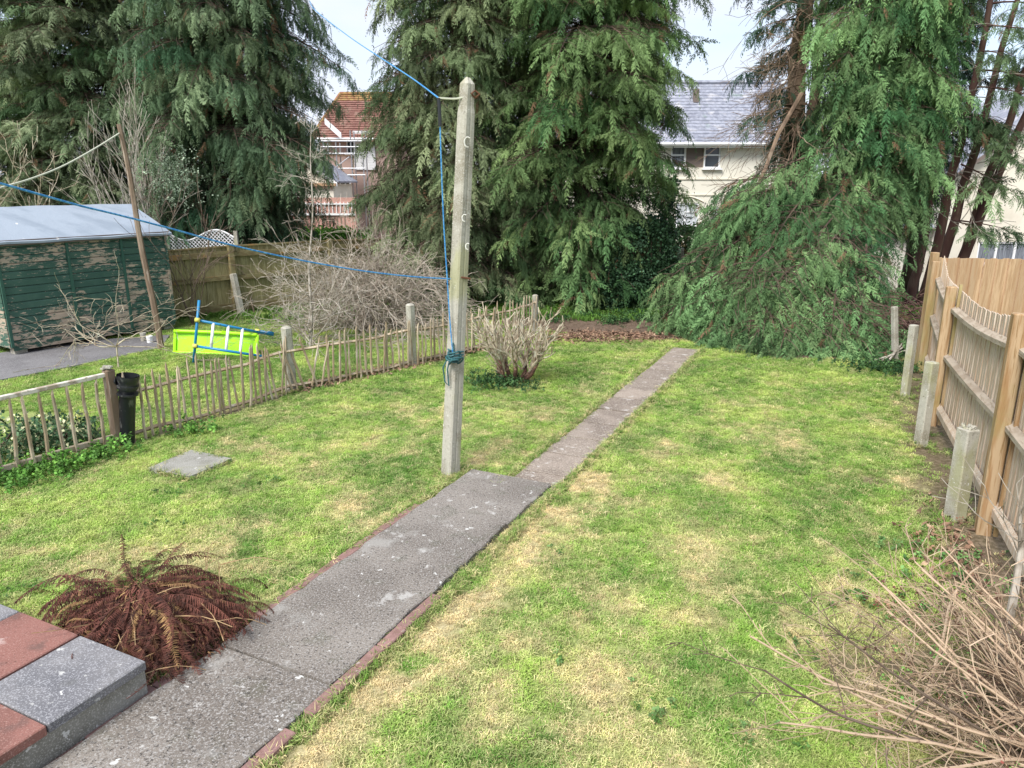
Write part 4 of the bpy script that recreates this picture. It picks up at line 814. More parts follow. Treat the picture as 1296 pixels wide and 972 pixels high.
# ================================================================== PALING FENCES (left)
def palings():
    f = root('paling_fence', PK[0], 'long low fence of split chestnut palings crossing the lawn toward the conifers', 'fence')
    tot = []; 
    for i in range(len(PK) - 1):
        a, b = PK[i], PK[i + 1]; n = int((b - a).length / .092); tot += [(a + (b - a) * (k + random.uniform(.25, .75)) / n, (b - a).normalized(), i) for k in range(n)]
    variants = []
    for v in range(5):
        r = random.Random(v); mb = MB(); h = .78; pts = [Vector((r.uniform(-.008, .008), r.uniform(-.006, .006), h * t)) for t in (-.05, .2, .45, .7, .93, 1.0)]; mb.tube(pts, [.017, .018, .017, .017, .014, .004], n=5); variants.append(mb.mesh('paling', M['paling']))
    for (p, d, i) in tot:
        ang = math.atan2(d.y, d.x); lean = random.gauss(0, .035); 
        if i == 1 and (p - PK[1]).length < .6: lean = random.choice((-.3, -.2, .25))
        if i == 0 and (p - PK[1]).length < .35: lean = random.choice((-.15, .1))
        s = random.uniform(.86, 1.08) * (1.0 if i < 1 else .93)
        q = p + Vector((-d.y, d.x, 0)) * random.uniform(-.012, .012) - Vector((-d.y, d.x, 0)) * .03
        put('paling', random.choice(variants), f, q, (random.gauss(0, .03), lean, ang), (random.uniform(.8, 1.25), .8, s))
    for zi, (zz, rr) in enumerate(((.57, .022), (.07, .024))):
        for i in range(len(PK) - 1):
            a, b = PK[i], PK[i + 1]; pts = [a + (b - a) * t + Vector((random.gauss(0, .006), random.gauss(0, .006), zz + random.gauss(0, .01) - .03 * math.sin(t * 3.14))) for t in [k / 7 for k in range(8)]]
            if i < 3 or zi == 0: mb = MB(); mb.tube(pts, rr, n=4); part('rail', mb, M['paling'], f)
    # concrete posts of this fence
    for p, h, w_ in ((PK[1] + Vector((.02, .09, 0)), .90, .12), (PK[2] + Vector((.03, .08, 0)), .98, .115), (PK[4] + Vector((0, .08, 0)), .72, .10)):
        mb = MB(); mb.bevbox((p.x, p.y, h / 2 - .03), (w_, w_, h + .06), .02, (.02, -.03, .8)); part('post', mb, M['concrete'], f, loc=p)
    # near section
    g = root('near_paling_fence', PK0[1], 'nearest paling fence section with a flat whitened top rail', 'fence')
    a, b = PK0; d = (b - a); ln = d.length; d.normalize(); ang = math.atan2(d.y, d.x); n = 17
    for k in range(n):
        p = a + d * ln * (k + .5 + random.uniform(-.15, .15)) / n; mb = None
        put('paling', random.choice(variants), g, p + Vector((d.y, -d.x, 0)) * .02, (0, random.gauss(0, .022), ang), (1.15, .9, 1.01 + random.uniform(-.02, .02)))
    for z, rr, mt in ((.785, (.05, .045), 'rail_white'), (.10, (.04, .06), 'paling')):
        a2 = a + Vector((0, 0, z)); b2 = b + Vector((0, 0, z + (.02 if z > .5 else 0))); c = (a2 + b2) / 2; mb = MB(); mb.bevbox(c, (rr[0], rr[1], ln + .1), .006, (b2 - a2).to_track_quat('Z', 'Y').to_matrix()); part('rail', mb, M[mt], g)
    gp = b + d * .06; mb = MB(); mb.bevbox((gp.x, gp.y, .42), (.10, .10, .88), .012, (.02, 0, ang)); part('post', mb, M['pole_wood'], g, loc=gp)
    mb = MB()
    for k in range(14): mb.box((gp.x + random.uniform(-.05, .05), gp.y + random.uniform(-.05, .05), .875 + random.uniform(0, .02)), (.05, .035, .02), (random.random() * .4, random.random() * .4, random.random() * 3))
    part('mossy_cap', mb, M['concrete'], g)
    # the pipe standing beside the post
    pb = G(160, 560); pt = D(162, 475, pb.y); pp = root('drainpipe', pb, 'black plastic drainpipe socket standing at the end of the paling fence', 'pipe'); up = (pt - pb).normalized(); H = (pt - pb).length
    q = lambda t: pb + up * (H * t)
    mb = MB(); mb.tube([q(0), q(.78), q(.80), q(.83), q(.86), q(.9), q(.92), q(.97), q(1.0)], [.085, .085, .10, .107, .10, .10, .108, .118, .118], n=20, cap=False); mb.tube([q(1.0), q(.9)], [.10, .095], n=20, cap=False)
    for z_ in (1.0,):
        n0 = len(mb.v)
    part('body', mb, M['black_plastic'], pp, smooth=True); mb = MB(); mb.tube([q(.9), q(.901)], .094, n=20); part('inside', mb, M['dark'], pp)
    mb = MB(); mb.tube([q(.995), q(1.01)], .124, n=20); 
    for t in (.72, .84): 
        mb = MB(); mb.tube([q(t), q(t + .025)], .112, n=20); part('collar', mb, M['black_plastic'], pp)
    c = q(.93) + Vector((-.13, -.03, 0)); mb = MB(); mb.tube([c + Vector((.03, 0, 0)), c + Vector((-.06, 0, .0))], .05, n=12); part('side_cap', mb, M['black_plastic'], pp)
    pb2 = G(144, 560); m2 = MB(); m2.tube([pb2 + Vector((-.02, .1, 0)), pb2 + Vector((.0, .1, .78))], .04, n=12); meta(part('thin_pipe', m2, M['black_plastic'], loc=pb2), 'thin black pipe standing behind the fence end post', 'pipe')
palings()
# ================================================================== MOSSY BACK FENCE + TRELLIS
def backfence():
    f = root('board_fence', BF[1], 'mossy brown closeboard fence behind the shed and play slide', 'fence'); h = 1.46
    tops = [1.40, 1.44, 1.44, 1.40]
    for i in range(3):
        a, b = BF[i], BF[i + 1]; d = b - a; ln = d.length; d.normalize(); nr = Vector((-d.y, d.x, 0)); ang = math.atan2(d.y, d.x); n = int(ln / .1)
        for k in range(n):
            t = (k + .5) / n; c = a + d * ln * t + nr * .03; hh = tops[i] + (tops[i + 1] - tops[i]) * t; mb = MB(); mb.box((c.x, c.y + .004 * (k % 2), hh / 2 + .06), (ln / n + .012, .014, hh - .12), (0, random.gauss(0, .006), ang + .08)); part('board', mb, M['fence_mossy'], f, loc=(c.x, c.y, 0))
        for z, dz in ((1.28, .055), (.76, .05), (.10, .075)):
            c = (a + b) / 2 - nr * .02; mb = MB(); mb.box((c.x, c.y, z), (ln, .06, dz * 2), (0, -math.atan2(tops[i + 1] - tops[i], ln), ang)); part('rail', mb, M['rail_mossy'], f)
        c = (a + b) / 2 + nr * .02; mb = MB(); mb.box((c.x, c.y, (tops[i] + tops[i + 1]) / 2 + .015), (ln, .07, .03), (0, -math.atan2(tops[i + 1] - tops[i], ln), ang)); part('capping', mb, M['rail_mossy'], f)
    for i in (1, 2):
        p = BF[i]; mb = MB(); mb.bevbox((p.x, p.y - .07, .74), (.13, .12, 1.52), .015, (0, 0, .7)); part('post', mb, M['rail_mossy'], f, loc=p)
    p = BF[1]; b0 = Vector((p.x + .17, p.y - .25, 0)); t0 = Vector((p.x + .03, p.y - .14, .84)); mb = MB(); mb.bevbox((b0 + t0) / 2, (.13, .13, (t0 - b0).length + .04), .02, (t0 - b0).to_track_quat('Z', 'Y').to_matrix()); meta(part('concrete_spur', mb, M['concrete'], loc=b0), 'concrete spur bracing the mossy fence post', 'post')
    st = G(322, 396); mb = MB(); mb.tube([st, st + Vector((-.06, 0, .36))], .022, n=5); meta(part('thin_stake', mb, M['twig_dark'], loc=st), 'thin dark stake in grass before the mossy fence', 'stake')
    # trellis
    t = root('lattice_trellis', (-7.4, 17.2, 0), 'white diamond lattice trellis with curved top behind the mossy fence', 'trellis')
    x0, x1, Y = D(212, 300, 17.3).x, D(297, 300, 17.3).x, 17.3
    topz = lambda x: 1.66 + .16 * math.sin((x - x0) / (x1 - x0) * 2 * math.pi * 1.0 + math.pi * 1.0) * 1.0 + .06 * math.cos((x - x0) * 2) - .02
    pts = [Vector((x0 + (x1 - x0) * k / 16, Y, topz(x0 + (x1 - x0) * k / 16))) for k in range(17)]; mb = MB(); mb.tube(pts, .022, n=4); part('top_rail', mb, M['white'], t)
    mb = MB(); step_ = .085
    for s in (-1, 1):
        k = x0 - 1.2
        while k < x1 + 1.2:
            seg = []
            for j in range(41):
                z = 1.1 + j * .02; x = k + s * (z - 1.1)
                if x0 < x < x1 and z < topz(x): seg.append(Vector((x, Y + .006 * s, z)))
            if len(seg) > 1: mb.tube([seg[0], seg[-1]], .009, n=4)
            k += step_
    part('lattice', mb, M['white'], t, kind='stuff')
    for x in (x0, x1 + .03): mb = MB(); mb.box((x, Y, .85), (.08, .08, 1.78)); part('post', mb, M['concrete'], t)
backfence()
# ================================================================== CLOTHES POST, ROPES
def rope(name, pts, r, mat, label, cat='rope', n=5, sub=6):
    # smooth through the points
    P_ = [Vector(p) for p in pts]; out_ = []
    for i in range(len(P_) - 1):
        p0, p1, p2, p3 = P_[max(i - 1, 0)], P_[i], P_[i + 1], P_[min(i + 2, len(P_) - 1)]
        for k in range(sub):
            t = k / sub; out_.append(.5 * ((2 * p1) + (p2 - p0) * t + (2 * p0 - 5 * p1 + 4 * p2 - p3) * t * t + (-p0 + 3 * p1 - 3 * p2 + p3) * t ** 3))
    out_.append(P_[-1]); mb = MB(); mb.tube(out_, r, n=n); o = part(name, mb, mat, loc=P_[0]); meta(o, label, cat) if label else None; return o
def clothes():
    b = G(570, 600); t = D(592, 97, b.y + .03); d = t - b; L_ = d.length; s = root('clothes_post', b, 'tall leaning concrete clothes post standing beside the concrete path', 'post')
    q = d.to_track_quat('Z', 'Y').to_matrix() @ Matrix.Rotation(R(38), 3, 'Z')
    P_ = lambda x, y, z: b + q @ Vector((x, y, z))
    def sec(w_, z, ch): return [P_(x, y, z) for x, y in ((-w_ + ch, -w_), (-.012, -w_), (0, -w_ + .006), (.012, -w_), (w_ - ch, -w_), (w_, -w_ + ch), (w_, w_ - ch), (w_ - ch, w_), (-w_ + ch, w_), (-w_, w_ - ch), (-w_, .012), (-w_ + .006, 0), (-w_, -.012), (-w_, -w_ + ch))]
    mb = MB(); zs = [(-.1, .066), (.2, .064), (1, .061), (1.25, .060), (2, .058), (2.8, .056), (L_ - .30, .054), (L_ - .24, .048), (L_ - .06, .047), (L_ - .005, .012)]
    vs = []; 
    for z, w_ in zs: vs += sec(w_ * 1.12, z, .014 if w_ > .02 else .004)
    n = 14; fs = [(i * n + k, i * n + (k + 1) % n, (i + 1) * n + (k + 1) % n, (i + 1) * n + k) for i in range(len(zs) - 1) for k in range(n)] + [tuple(reversed(range(n))), tuple(range((len(zs) - 1) * n, len(zs) * n))]
    mb.add(vs, fs); part('shaft', mb, M['concrete'], s)
    tp_ = P_(-.05, -.05, L_ - .14); mb = MB(); mb.tube([tp_ + Vector((0, 0, -.03)), tp_ + Vector((-.03, -.05, .0)), tp_ + Vector((0, 0, .03)), tp_ + Vector((.04, 0, 0)), tp_ + Vector((0, 0, -.03))], .009, n=5); part('staple', mb, M['rust'], s)
    hz = D(573, 352, b.y); cl_ = P_(-.05, -.03, 1.95); mb = MB(); mb.tube([cl_ + Vector((.05, 0, 0)), cl_ + Vector((-.03, -.05, .02)), cl_ + Vector((-.08, -.04, .0)), cl_ + Vector((-.08, -.02, -.03))], .010, n=5); part('cleat', mb, M['rust'], s)
    for (px, py, rr) in ((592, 180, .042), (588, 276, .03), (592, 312, .026)):
        c = D(px, py, b.y - .085); mb = MB(); mb.tube([c + Vector((math.cos(k / 14 * 6.283) * rr * .7, math.sin(k/14*6.283) * .01, math.sin(k / 14 * 6.283) * rr)) for k in range(2, 12)], [.004 + .004 * abs(math.sin(k * 1.9)) for k in range(2, 12)], n=4); part('lichen_ring', mb, M['lichen'], s)
    # ropes
    J = D(555, 124, b.y - .05)
    rope('top_tie', [tp_ + Vector((-.02, -.03, 0)), (tp_ + J) / 2 + Vector((0, 0, -.02)), J], .009, M['rope_pale'], 'short pale tie holding the rope joint to the post top')
    far = [J, D(520, 98, 8.4), D(480, 72, 10.6), D(440, 45, 13), D(400, 14, 16), D(392, 2, 17)]
    rope('high_rope', far, .007, M['rope_blue'], 'thin blue rope running up from the post to far left tree')
    r1 = rope('black_grip', [J, J + Vector((.005, 0, -.1)), D(557, 160, b.y - .05)], .016, M['black_plastic'], 'black sleeve hanging from the rope joint by the post top', 'grip', n=8)
    rope('hanging_line', [D(557, 160, b.y - .05), D(559, 220, b.y - .06), D(562, 290, b.y - .06), D(566, 352, b.y - .07), D(569, 400, b.y - .08), D(573, 448, b.y - .08)], .006, M['rope_blue'], 'blue line hanging down beside the concrete post to its knot')
    k0 = D(574, 452, b.y - .09); mb = MB(); r = random.Random(3)
    for L in range(9):
        tilt = Euler((r.uniform(-.9, .9), r.uniform(-.6, .6), r.uniform(0, 3))).to_matrix(); rr = r.uniform(.045, .075); c = k0 + Vector((r.uniform(-.02, .02), r.uniform(-.02, .01), r.uniform(-.035, .035)))
        mb.tube([c + tilt @ Vector((rr * math.cos(a / 14 * 6.283), rr * .8 * math.sin(a / 14 * 6.283), .012 * math.sin(a))) for a in range(15)], .0085, n=5)
    for zz in (-.03, 0, .03): mb.tube([P_(.075 * math.cos(a), .075 * math.sin(a), 1.235 + zz + .01 * math.sin(a)) for a in [k / 12 * 6.283 for k in range(13)]], .0085, n=5)
    mb.tube([k0 + Vector((-.05, 0, 0)), k0 + Vector((-.10, -.01, -.10)), k0 + Vector((-.085, -.01, -.24)), k0 + Vector((-.05, 0, -.28)), k0 + Vector((-.06, 0, -.12)), k0 + Vector((-.03, 0, 0))], .007, n=5)
    mb.tube([k0, k0 + Vector((.005, -.0, .07)), k0 + Vector((.0, 0, .14))], .007, n=5)
    meta(part('rope_coil', mb, M['rope_green'], loc=k0), 'dark green rope coiled and knotted round the concrete clothes post', 'rope')
    # long blue line to the left, towards the house
    pts = [(570, 353, 6.8), (520, 350, 6.5), (460, 343, 6.15), (400, 333, 5.8), (340, 321, 5.45), (280, 307, 5.1), (215, 289, 4.75), (150, 272, 4.4), (100, 260, 4.15), (50, 246, 3.9), (0, 232, 3.7), (-150, 192, 3.1), (-320, 140, 2.6)]
    rope('blue_washing_line', [D(*p) for p in pts], .006, M['rope_blue'], 'bright blue washing line crossing from far left to the post', 'washing line', sub=3)
    # leaning wooden pole with pale rope
    b2 = G(204, 441); t2 = D(151, 157, b2.y); mb = MB(); pts = [b2 + (t2 - b2) * (k / 9) + Vector((.015 * math.sin(k * 1.1), 0, 0)) for k in range(10)]; mb.tube(pts, .055, .036, n=6)
    meta(part('leaning_pole', mb, M['pole_wood'], loc=b2), 'tall weathered wooden pole leaning in front of the green shed', 'pole')
    pts = [D(152, 168, b2.y), D(120, 188, 11.9), D(80, 210, 10.8), D(40, 226, 9.7), D(0, 238, 8.6), D(-80, 262, 7)]
    rope('pale_washing_line', pts, .012, M['rope_pale'], 'pale sagging rope tied to the top of the leaning wooden pole', 'washing line')
clothes()
# ================================================================== TOY SLIDE AND LADDER
def slide():
    a, b = G(221, 446), G(325, 451); a.z = b.z = 0; s = root('toy_slide', (a + b) / 2, 'lime green plastic slide lying on its side in the grass', 'toy slide')
    ta, tb = D(222, 418, a.y + .12), D(326, 423, b.y + .12); d = (b - a).normalized(); nn = Vector((-d.y, d.x, 0))
    def P_(u, v, o=0): return (a + (b - a) * u) * (1 - v) + (ta + (tb - ta) * u) * v + nn * o
    mb = MB(); nu, nv = 20, 6; vs = []
    for i in range(nu + 1):
        for j in range(nv + 1): vs.append(P_(i / nu, .04 + .92 * j / nv, .05 * math.sin(i / nu * 3.0) + .02 + (.008 * math.sin(i * 1.2))))
    n0 = len(vs); vs += [v + nn * .012 for v in vs]; fs = []
    for i in range(nu):
        for j in range(nv): q = i * (nv + 1) + j; fs += [(q, q + nv + 1, q + nv + 2, q + 1), (n0 + q, n0 + q + 1, n0 + q + nv + 2, n0 + q + nv + 1)]
    mb.add(vs, fs); part('chute', mb, M['lime'], s, smooth=True)
    for v in (.0, 1.0):
        mb = MB(); mb.tube([P_(i / 12, v * .96 + .02, .05 * math.sin(i / 12 * 3.0) - .03) for i in range(13)], .03, n=8); part('side_rim', mb, M['lime'], s, smooth=True)
    for u in (0.0, 1.0): mb = MB(); mb.tube([P_(u, .03, .0), P_(u, .97, .0)], .025, n=6); part('end_rim', mb, M['lime'], s)
    mb = MB(); c = P_(.62, 1.02, -.03); mb.box(c, (.10, .03, .05), (0, .2, 0)); part('clip', mb, M['rope_green'] if False else M['lime'], s)
    l = root('toy_ladder', G(246, 459), 'blue tubular ladder frame with pale rungs leaning against the green slide', 'toy ladder'); Y1 = G(246, 459).y; Y2 = Y1 + .1
    up = [D(252, 380, Y1 + .1), D(245, 459, Y1)]
    def tb_(nm, p, q, r, m, n=10): mb = MB(); mb.tube([p, q], r, n=n); return part(nm, mb, m, l, smooth=True)
    tb_('upright', up[1], up[0], .022, M['blue_plastic']); tb_('rail', D(249, 405, Y1 + .05), D(346, 424, Y1 + .75), .021, M['blue_plastic']); tb_('rail', D(247, 438, Y1), D(333, 451, Y1 + .25), .021, M['blue_plastic'])
    tb_('rail', D(326, 420, Y1 + .75), D(346, 422, Y1 + .9), .03, M['blue_plastic'])
    for px, f in ((269, .2), (288, .42), (306, .6)):
        p = D(px + 1, 405 + (px - 249) * .196, Y1 + .05 + .7 * (px - 249) / 97); q = D(px - 2, 438 + (px - 247) * .151, Y1 + .25 * (px - 247) / 86); tb_('rung', p, q, .024, M['white'])
    for (px, py, yy) in ((250, 405, Y1 + .05), (247, 438, Y1), (326, 419, Y1 + .7), (326, 450, Y1 + .25)): c = D(px, py, yy); tb_('joint', c + Vector((-.035, 0, .004)), c + Vector((.035, 0, -.004)), .036, M['yellow'])
slide()

# ================================================================== BARE SHRUBS, BRAMBLES
def branchy(mb, p, d, ln, r, depth, rnd, seg=.12, wander=.18, up=.05, droop=0, child=(3, 5), spread=.7, lr=.62, minr=.0025, n=4, floor=.02):
    pts = [Vector(p)]; d = Vector(d).normalized(); k = max(3, int(ln / seg)); sl = ln / k; dirs = []
    for i in range(k):
        d = (d + Vector((rnd.gauss(0, wander), rnd.gauss(0, wander), rnd.gauss(0, wander) + up - droop * (i / k)))).normalized(); q = pts[-1] + d * sl
        if q.z < floor: q.z = floor
        pts.append(q); dirs.append(d.copy())
    r1 = max(minr, r * .45); mb.tube(pts, r, r1, n=n if r > .008 else 3, cap=False)
    if depth > 0:
        for c in range(rnd.randint(*child)):
            t = rnd.uniform(.25, 1); i = min(k - 1, int(t * k)); ax = Vector((rnd.gauss(0, 1), rnd.gauss(0, 1), rnd.gauss(0, 1))).normalized(); nd = (dirs[i] + ax * spread).normalized()
            branchy(mb, pts[i + 1], nd, ln * lr * rnd.uniform(.7, 1.2), max(minr, r * (1 - .5 * t) * .6), depth - 1, rnd, seg, wander, up, droop, child, spread, lr, minr, n, floor)
def bare_things():
    r = random.Random(5)
    # big tangled dome shrub
    c = G(474, 414); mb = MB()
    for i in range(150):
        a = r.uniform(0, 6.28); el = r.uniform(.2, 1.45); d = Vector((math.cos(a) * math.cos(el), math.sin(a) * math.cos(el), math.sin(el)))
        branchy(mb, c + Vector((r.gauss(0, .35), r.gauss(0, .3), 0)), d, r.uniform(1.3, 2.1), r.uniform(.008, .016), 2, r, .14, .2, .05, .42, (3, 5), .8, .5, .0035)
    for i in range(160):   # outer fuzz of arching twigs
        a = r.uniform(0, 6.28); el = r.uniform(.1, 1.5); rad = Vector((1.35 * math.cos(a) * math.cos(el), .9 * math.sin(a) * math.cos(el), 1.45 * math.sin(el) + .1)); p = c + rad * r.uniform(.8, 1.0); dd = Vector((r.gauss(0, 1), r.gauss(0, 1), r.gauss(0, .7)))
        branchy(mb, p, dd, r.uniform(.4, .9), .006, 1, r, .1, .28, 0, .3, (2, 4), .9, .6, .003)
    meta(part('tangled_shrub', mb, M['twig_grey'], loc=c), 'large grey tangle of leafless twigs behind the paling fence', 'shrub')
    # sapling left of it
    c = G(392, 440); mb = MB(); top = D(395, 150, c.y + .2)
    pts = [c + (top - c) * (k / 14) + Vector((.03 * math.sin(k * .9), .02 * math.cos(k), 0)) for k in range(15)]; mb.tube(pts, .028, .006, n=5)
    for k in range(44):
        t = r.uniform(.04, .95); p = c + (top - c) * t; a = r.uniform(0, 6.28); branchy(mb, p, (math.cos(a), math.sin(a), .5), r.uniform(.35, .95) * (1.25 - t), .009 * (1.2 - t), 2, r, .09, .2, .05, 0, (2, 4), .8, .55, .0028)
    for k in range(14):
        a = r.uniform(0, 6.28); branchy(mb, c + Vector((0, 0, r.uniform(0, .3))), (math.cos(a), math.sin(a) * .6, r.uniform(.5, 1.8)), r.uniform(.7, 1.3), .010, 2, r, .1, .2, .02, .1, (2, 4), .8, .5, .0028)
    meta(part('bare_sapling', mb, M['twig_silver'], loc=c), 'slim leafless sapling in front of the mossy fence end', 'tree')
    # silver shrub tree behind shed
    c = Vector((-8.35, 17.1, 0)); mb = MB()
    for k in range(19):
        a = r.uniform(0, 6.28); branchy(mb, c + Vector((r.gauss(0, .15), r.gauss(0, .15), .3)), (math.cos(a) * .26, math.sin(a) * .2, 1), r.uniform(2.2, 3.4), r.uniform(.016, .03), 2, r, .2, .09, .07, 0, (3, 6), .5, .42, .0045)
    meta(part('silver_bare_tree', mb, M['twig_silver'], loc=c), 'leafless many stemmed silvery tree behind the shed ridge', 'tree')
    lp, lr_, ls_, lc_ = [], [], [], []
    for k in range(260): q = c + Vector((.75 + r.gauss(0, .28), r.gauss(0, .3), 2.9 + r.gauss(0, .32))); lp.append(tuple(q)); lr_.append((r.uniform(-1, 1), r.uniform(-1, 1), r.uniform(0, 6))); ls_.append(r.uniform(.5, .9)); lc_.append(np.array([.24, .30, .22]) * r.uniform(.7, 1.4))
    instancer('grey_leaves', lp, lr_, ls_, lc_, LC, kind='stuff', label='patch of grey green leaves in the bare tree by the shed')
    # dark twigs at the shed's right corner
    c = Vector((-6.55, 14.95, 0)); mb = MB()
    for k in range(9): a = r.uniform(0, 6.28); branchy(mb, c, (math.cos(a) * .3, math.sin(a) * .3, 1), r.uniform(1.4, 2.2), .011, 2, r, .15, .14, .05, 0, (3, 5), .6, .45, .004)
    meta(part('corner_shrub', mb, M['twig_dark'], loc=c), 'dark leafless shrub between the shed corner and mossy fence', 'shrub')
    # far-left bare tree
    c = Vector((-11.4, 16.8, 0)); mb = MB(); 
    for k in range(6): a = r.uniform(0, 6.28); branchy(mb, c, (math.cos(a) * .3, math.sin(a) * .3, 1), r.uniform(2.2, 3.2), r.uniform(.025, .05), 3, r, .25, .13, .05, 0, (3, 5), .8, .5, .006, 5)
    meta(part('lichened_bare_tree', mb, M['twig_lichen'], loc=c), 'leafless lichen pale tree left of the shed at picture edge', 'tree')
    # bramble sprays over shed path: one plant by the fence post, one at the shed foot
    for nm_, lab, (ox, oy), tips in (('bare_bramble', 'pale leafless bramble arching from behind the near fence end post', (150, 465), ((65, 385), (205, 400), (110, 400), (250, 402), (20, 440), (180, 375), (215, 395), (95, 430))),
                               ('bare_bramble', 'low leafless bramble against the foot of the green shed wall', (120, 437), ((95, 455), (150, 385), (60, 400), (200, 395), (170, 410), (30, 420), (85, 395)))):
        c = G(ox, oy, 0); mb = MB(); mb.tube([c + Vector((0, 0, -.05)), c + Vector((.01, .01, .34 if oy > 450 else .14))], .016, .013, n=5)
        for (tx, ty) in tips:
            p = c + Vector((0, 0, .33 if oy > 450 else .12)); q = D(tx, ty, c.y + r.uniform(-.4, .4)); branchy(mb, p, (q - p), (q - p).length * 1.1, .009, 2, r, .09, .2, .02, .12, (2, 5), .9, .5, .003)
        meta(part(nm_, mb, M['twig_lichen'], loc=c), lab, 'shrub')
    # pruned shrub on the lawn
    c = G(650, 482); s = root('pruned_shrub', c, 'hard pruned shrub with thick brown stumps and pale upright twigs', 'shrub'); st = MB(); tw = MB()
    for k in range(9):
        a = k * .7 + r.uniform(-.2, .2); q = c + Vector((math.cos(a) * .10, math.sin(a) * .08, 0)); e = c + Vector((math.cos(a) * r.uniform(.12, .42), math.sin(a) * .28, r.uniform(.25, .5)))
        mid = (q + e) / 2 + Vector((math.cos(a) * .05, 0, -.03)); st.tube([q - Vector((0, 0, .05)), mid, e], [.036, .030, .022], n=7)
        for j in range(r.randint(8, 11)):
            o = q + (e - q) * r.uniform(.45, 1); dd = Vector((e.x - c.x, e.y - c.y, 0)) * r.uniform(.3, 1.5) + Vector((r.gauss(0, .25), r.gauss(0, .2), .62)); branchy(tw, o, dd, min(.62, (.93 - o.z)) * r.uniform(.8, 1.15) , r.uniform(.011, .018), 1, r, .06, .13, .05, 0, (2, 4), .6, .34, .007, 5)
    for k in range(5): a = r.uniform(0, 6.28); branchy(tw, c, (-abs(math.cos(a)) , math.sin(a), .45), .45, .008, 1, r, .08, .12, .05, 0, (1, 3), .6, .5, .004)
    part('stump', st, M['cut_wood'], s, smooth=True); part('twigs', tw, M['twig_lichen'], s)
    # brushwood heap
    c = G(1150, 455); c.y += .9; c.x += .35; mb = MB()
    for k in range(420):
        p = c + Vector((r.gauss(0, .38), r.gauss(0, .45), 0)); hz = max(0, 1.15 - 1.1 * math.hypot(p.x - c.x, p.y - c.y)); p.z = r.uniform(0, max(.05, hz)); a = r.uniform(0, 6.28); branchy(mb, p, (math.cos(a), math.sin(a), r.gauss(0, .3)), r.uniform(.3, .8), r.uniform(.004, .012), 0 if k % 3 else 1, r, .12, .15, 0, .1, (1, 3), .8, .6, .003)
    meta(part('brushwood_heap', mb, M['brown_twig'], loc=c), 'heap of brown cut twigs between the conifer and timber fence', 'brushwood')
    mb = MB(); p = G(1105, 470)
    for k in range(3): mb.tube([G(1100 + k * 6, 462) + Vector((0, -.1 * k, .05)), G(1150, 452) + Vector((0, .1 * k, .14 + .05 * k))], .014, n=5)
    meta(part('fallen_sticks', mb, M['twig_silver'], loc=p), 'pale fallen sticks lying below the brushwood heap', 'sticks')
    # dry cut-back shrub at the right foreground
    c = Vector((3.08, 2.85, 0)); s = root('dry_shrub', c, 'dry cut back shrub with pale straw stems, nearest at bottom right', 'shrub'); mb = MB(); dk = MB(); lt = MB(); lp, lr_, ls_, lc_ = [], [], [], []
    def tip_ok(q): return q
    for k in range(230):
        # forked, twiggy stems spreading from the stool; the outer ones reach towards the lawn
        o = c + Vector((r.gauss(.0, .36), r.gauss(0, .34), r.uniform(-.02, .2))); a = r.gauss(2.75, .75) if k % 4 else r.uniform(0, 6.28); up_ = r.uniform(.05, .75)
        d = Vector((math.cos(a), math.sin(a), up_)); ln = r.uniform(.45, .95) * (1.0 if up_ > .3 else .85); tgt = r.choice((mb, mb, lt, mb, dk))
        branchy(tgt, o, d, ln, r.choice((.0045, .006, .0075, .009)), 2, r, .085, .13, .0, .08, (3, 5), .95, .52, .0024, 5)
        for _ in range(3): q = o + d.normalized() * ln * r.uniform(.4, 1.05); lp.append(tuple(q)); lr_.append((r.uniform(-1, 1), r.uniform(-1, 1), r.uniform(0, 6))); ls_.append(r.uniform(.12, .36)); lc_.append(np.array(r.choice([(.10, .26, .06), (.12, .22, .06), (.16, .05, .04), (.10, .07, .05), (.09, .05, .04), (.12, .08, .06)])))
    for (px, py, Yd, bx) in ((1100, 722, 3.35, 2.1), (1190, 690, 3.5, 2.5), (968, 835, 2.55, 1.9), (1035, 800, 2.8, 2.0), (1040, 850, 2.7, 2.2), (1000, 905, 2.4, 2.0), (1090, 745, 3.3, 2.3), (1165, 705, 3.5, 2.3), (960, 905, 2.4, 1.9), (1150, 730, 3.2, 2.4), (1230, 700, 3.4, 2.6), (1040, 940, 2.3, 2.1), (1260, 760, 3.0, 2.6), (1120, 800, 2.9, 2.3)):
        t = D(px, py, Yd); b = Vector((bx + .35, 2.8, .25)); L_ = (t - b).length; branchy(lt if px % 3 else dk, b, t - b, L_, .0088, 2, r, .12, .045, 0, 0, (2, 5), .8, .24, .002, 6)
    part('pale_stems', lt, M['straw_light'], s); part('stems', mb, M['straw'], s); part('dark_stems', dk, M['twig_dark'], s)
    instancer('leaves', lp, lr_, ls_, lc_, LC, parent=s, kind='stuff')
    t0, t1 = D(1284, 752, 3.6), D(1291, 640, 3.7); mb = MB(); mb.tube([t0 + Vector((0, 0, -.7)), t0, (t0 + t1) / 2 + Vector((.02, 0, 0)), t1], [.024, .022, .015, .006], n=7); 
    for k in range(7): branchy(mb, t0 + (t1 - t0) * r.uniform(.1, 1), (r.gauss(-.3, .6), r.gauss(0, .4), .5), r.uniform(.2, .5), .005, 1, r, .07, .12, .05, 0, (2, 3), .7, .5, .002)
    meta(part('lichened_sapling', mb, M['twig_silver'], loc=t0), 'grey lichen covered upright stem in front of the near timber fence', 'sapling')
bare_things()
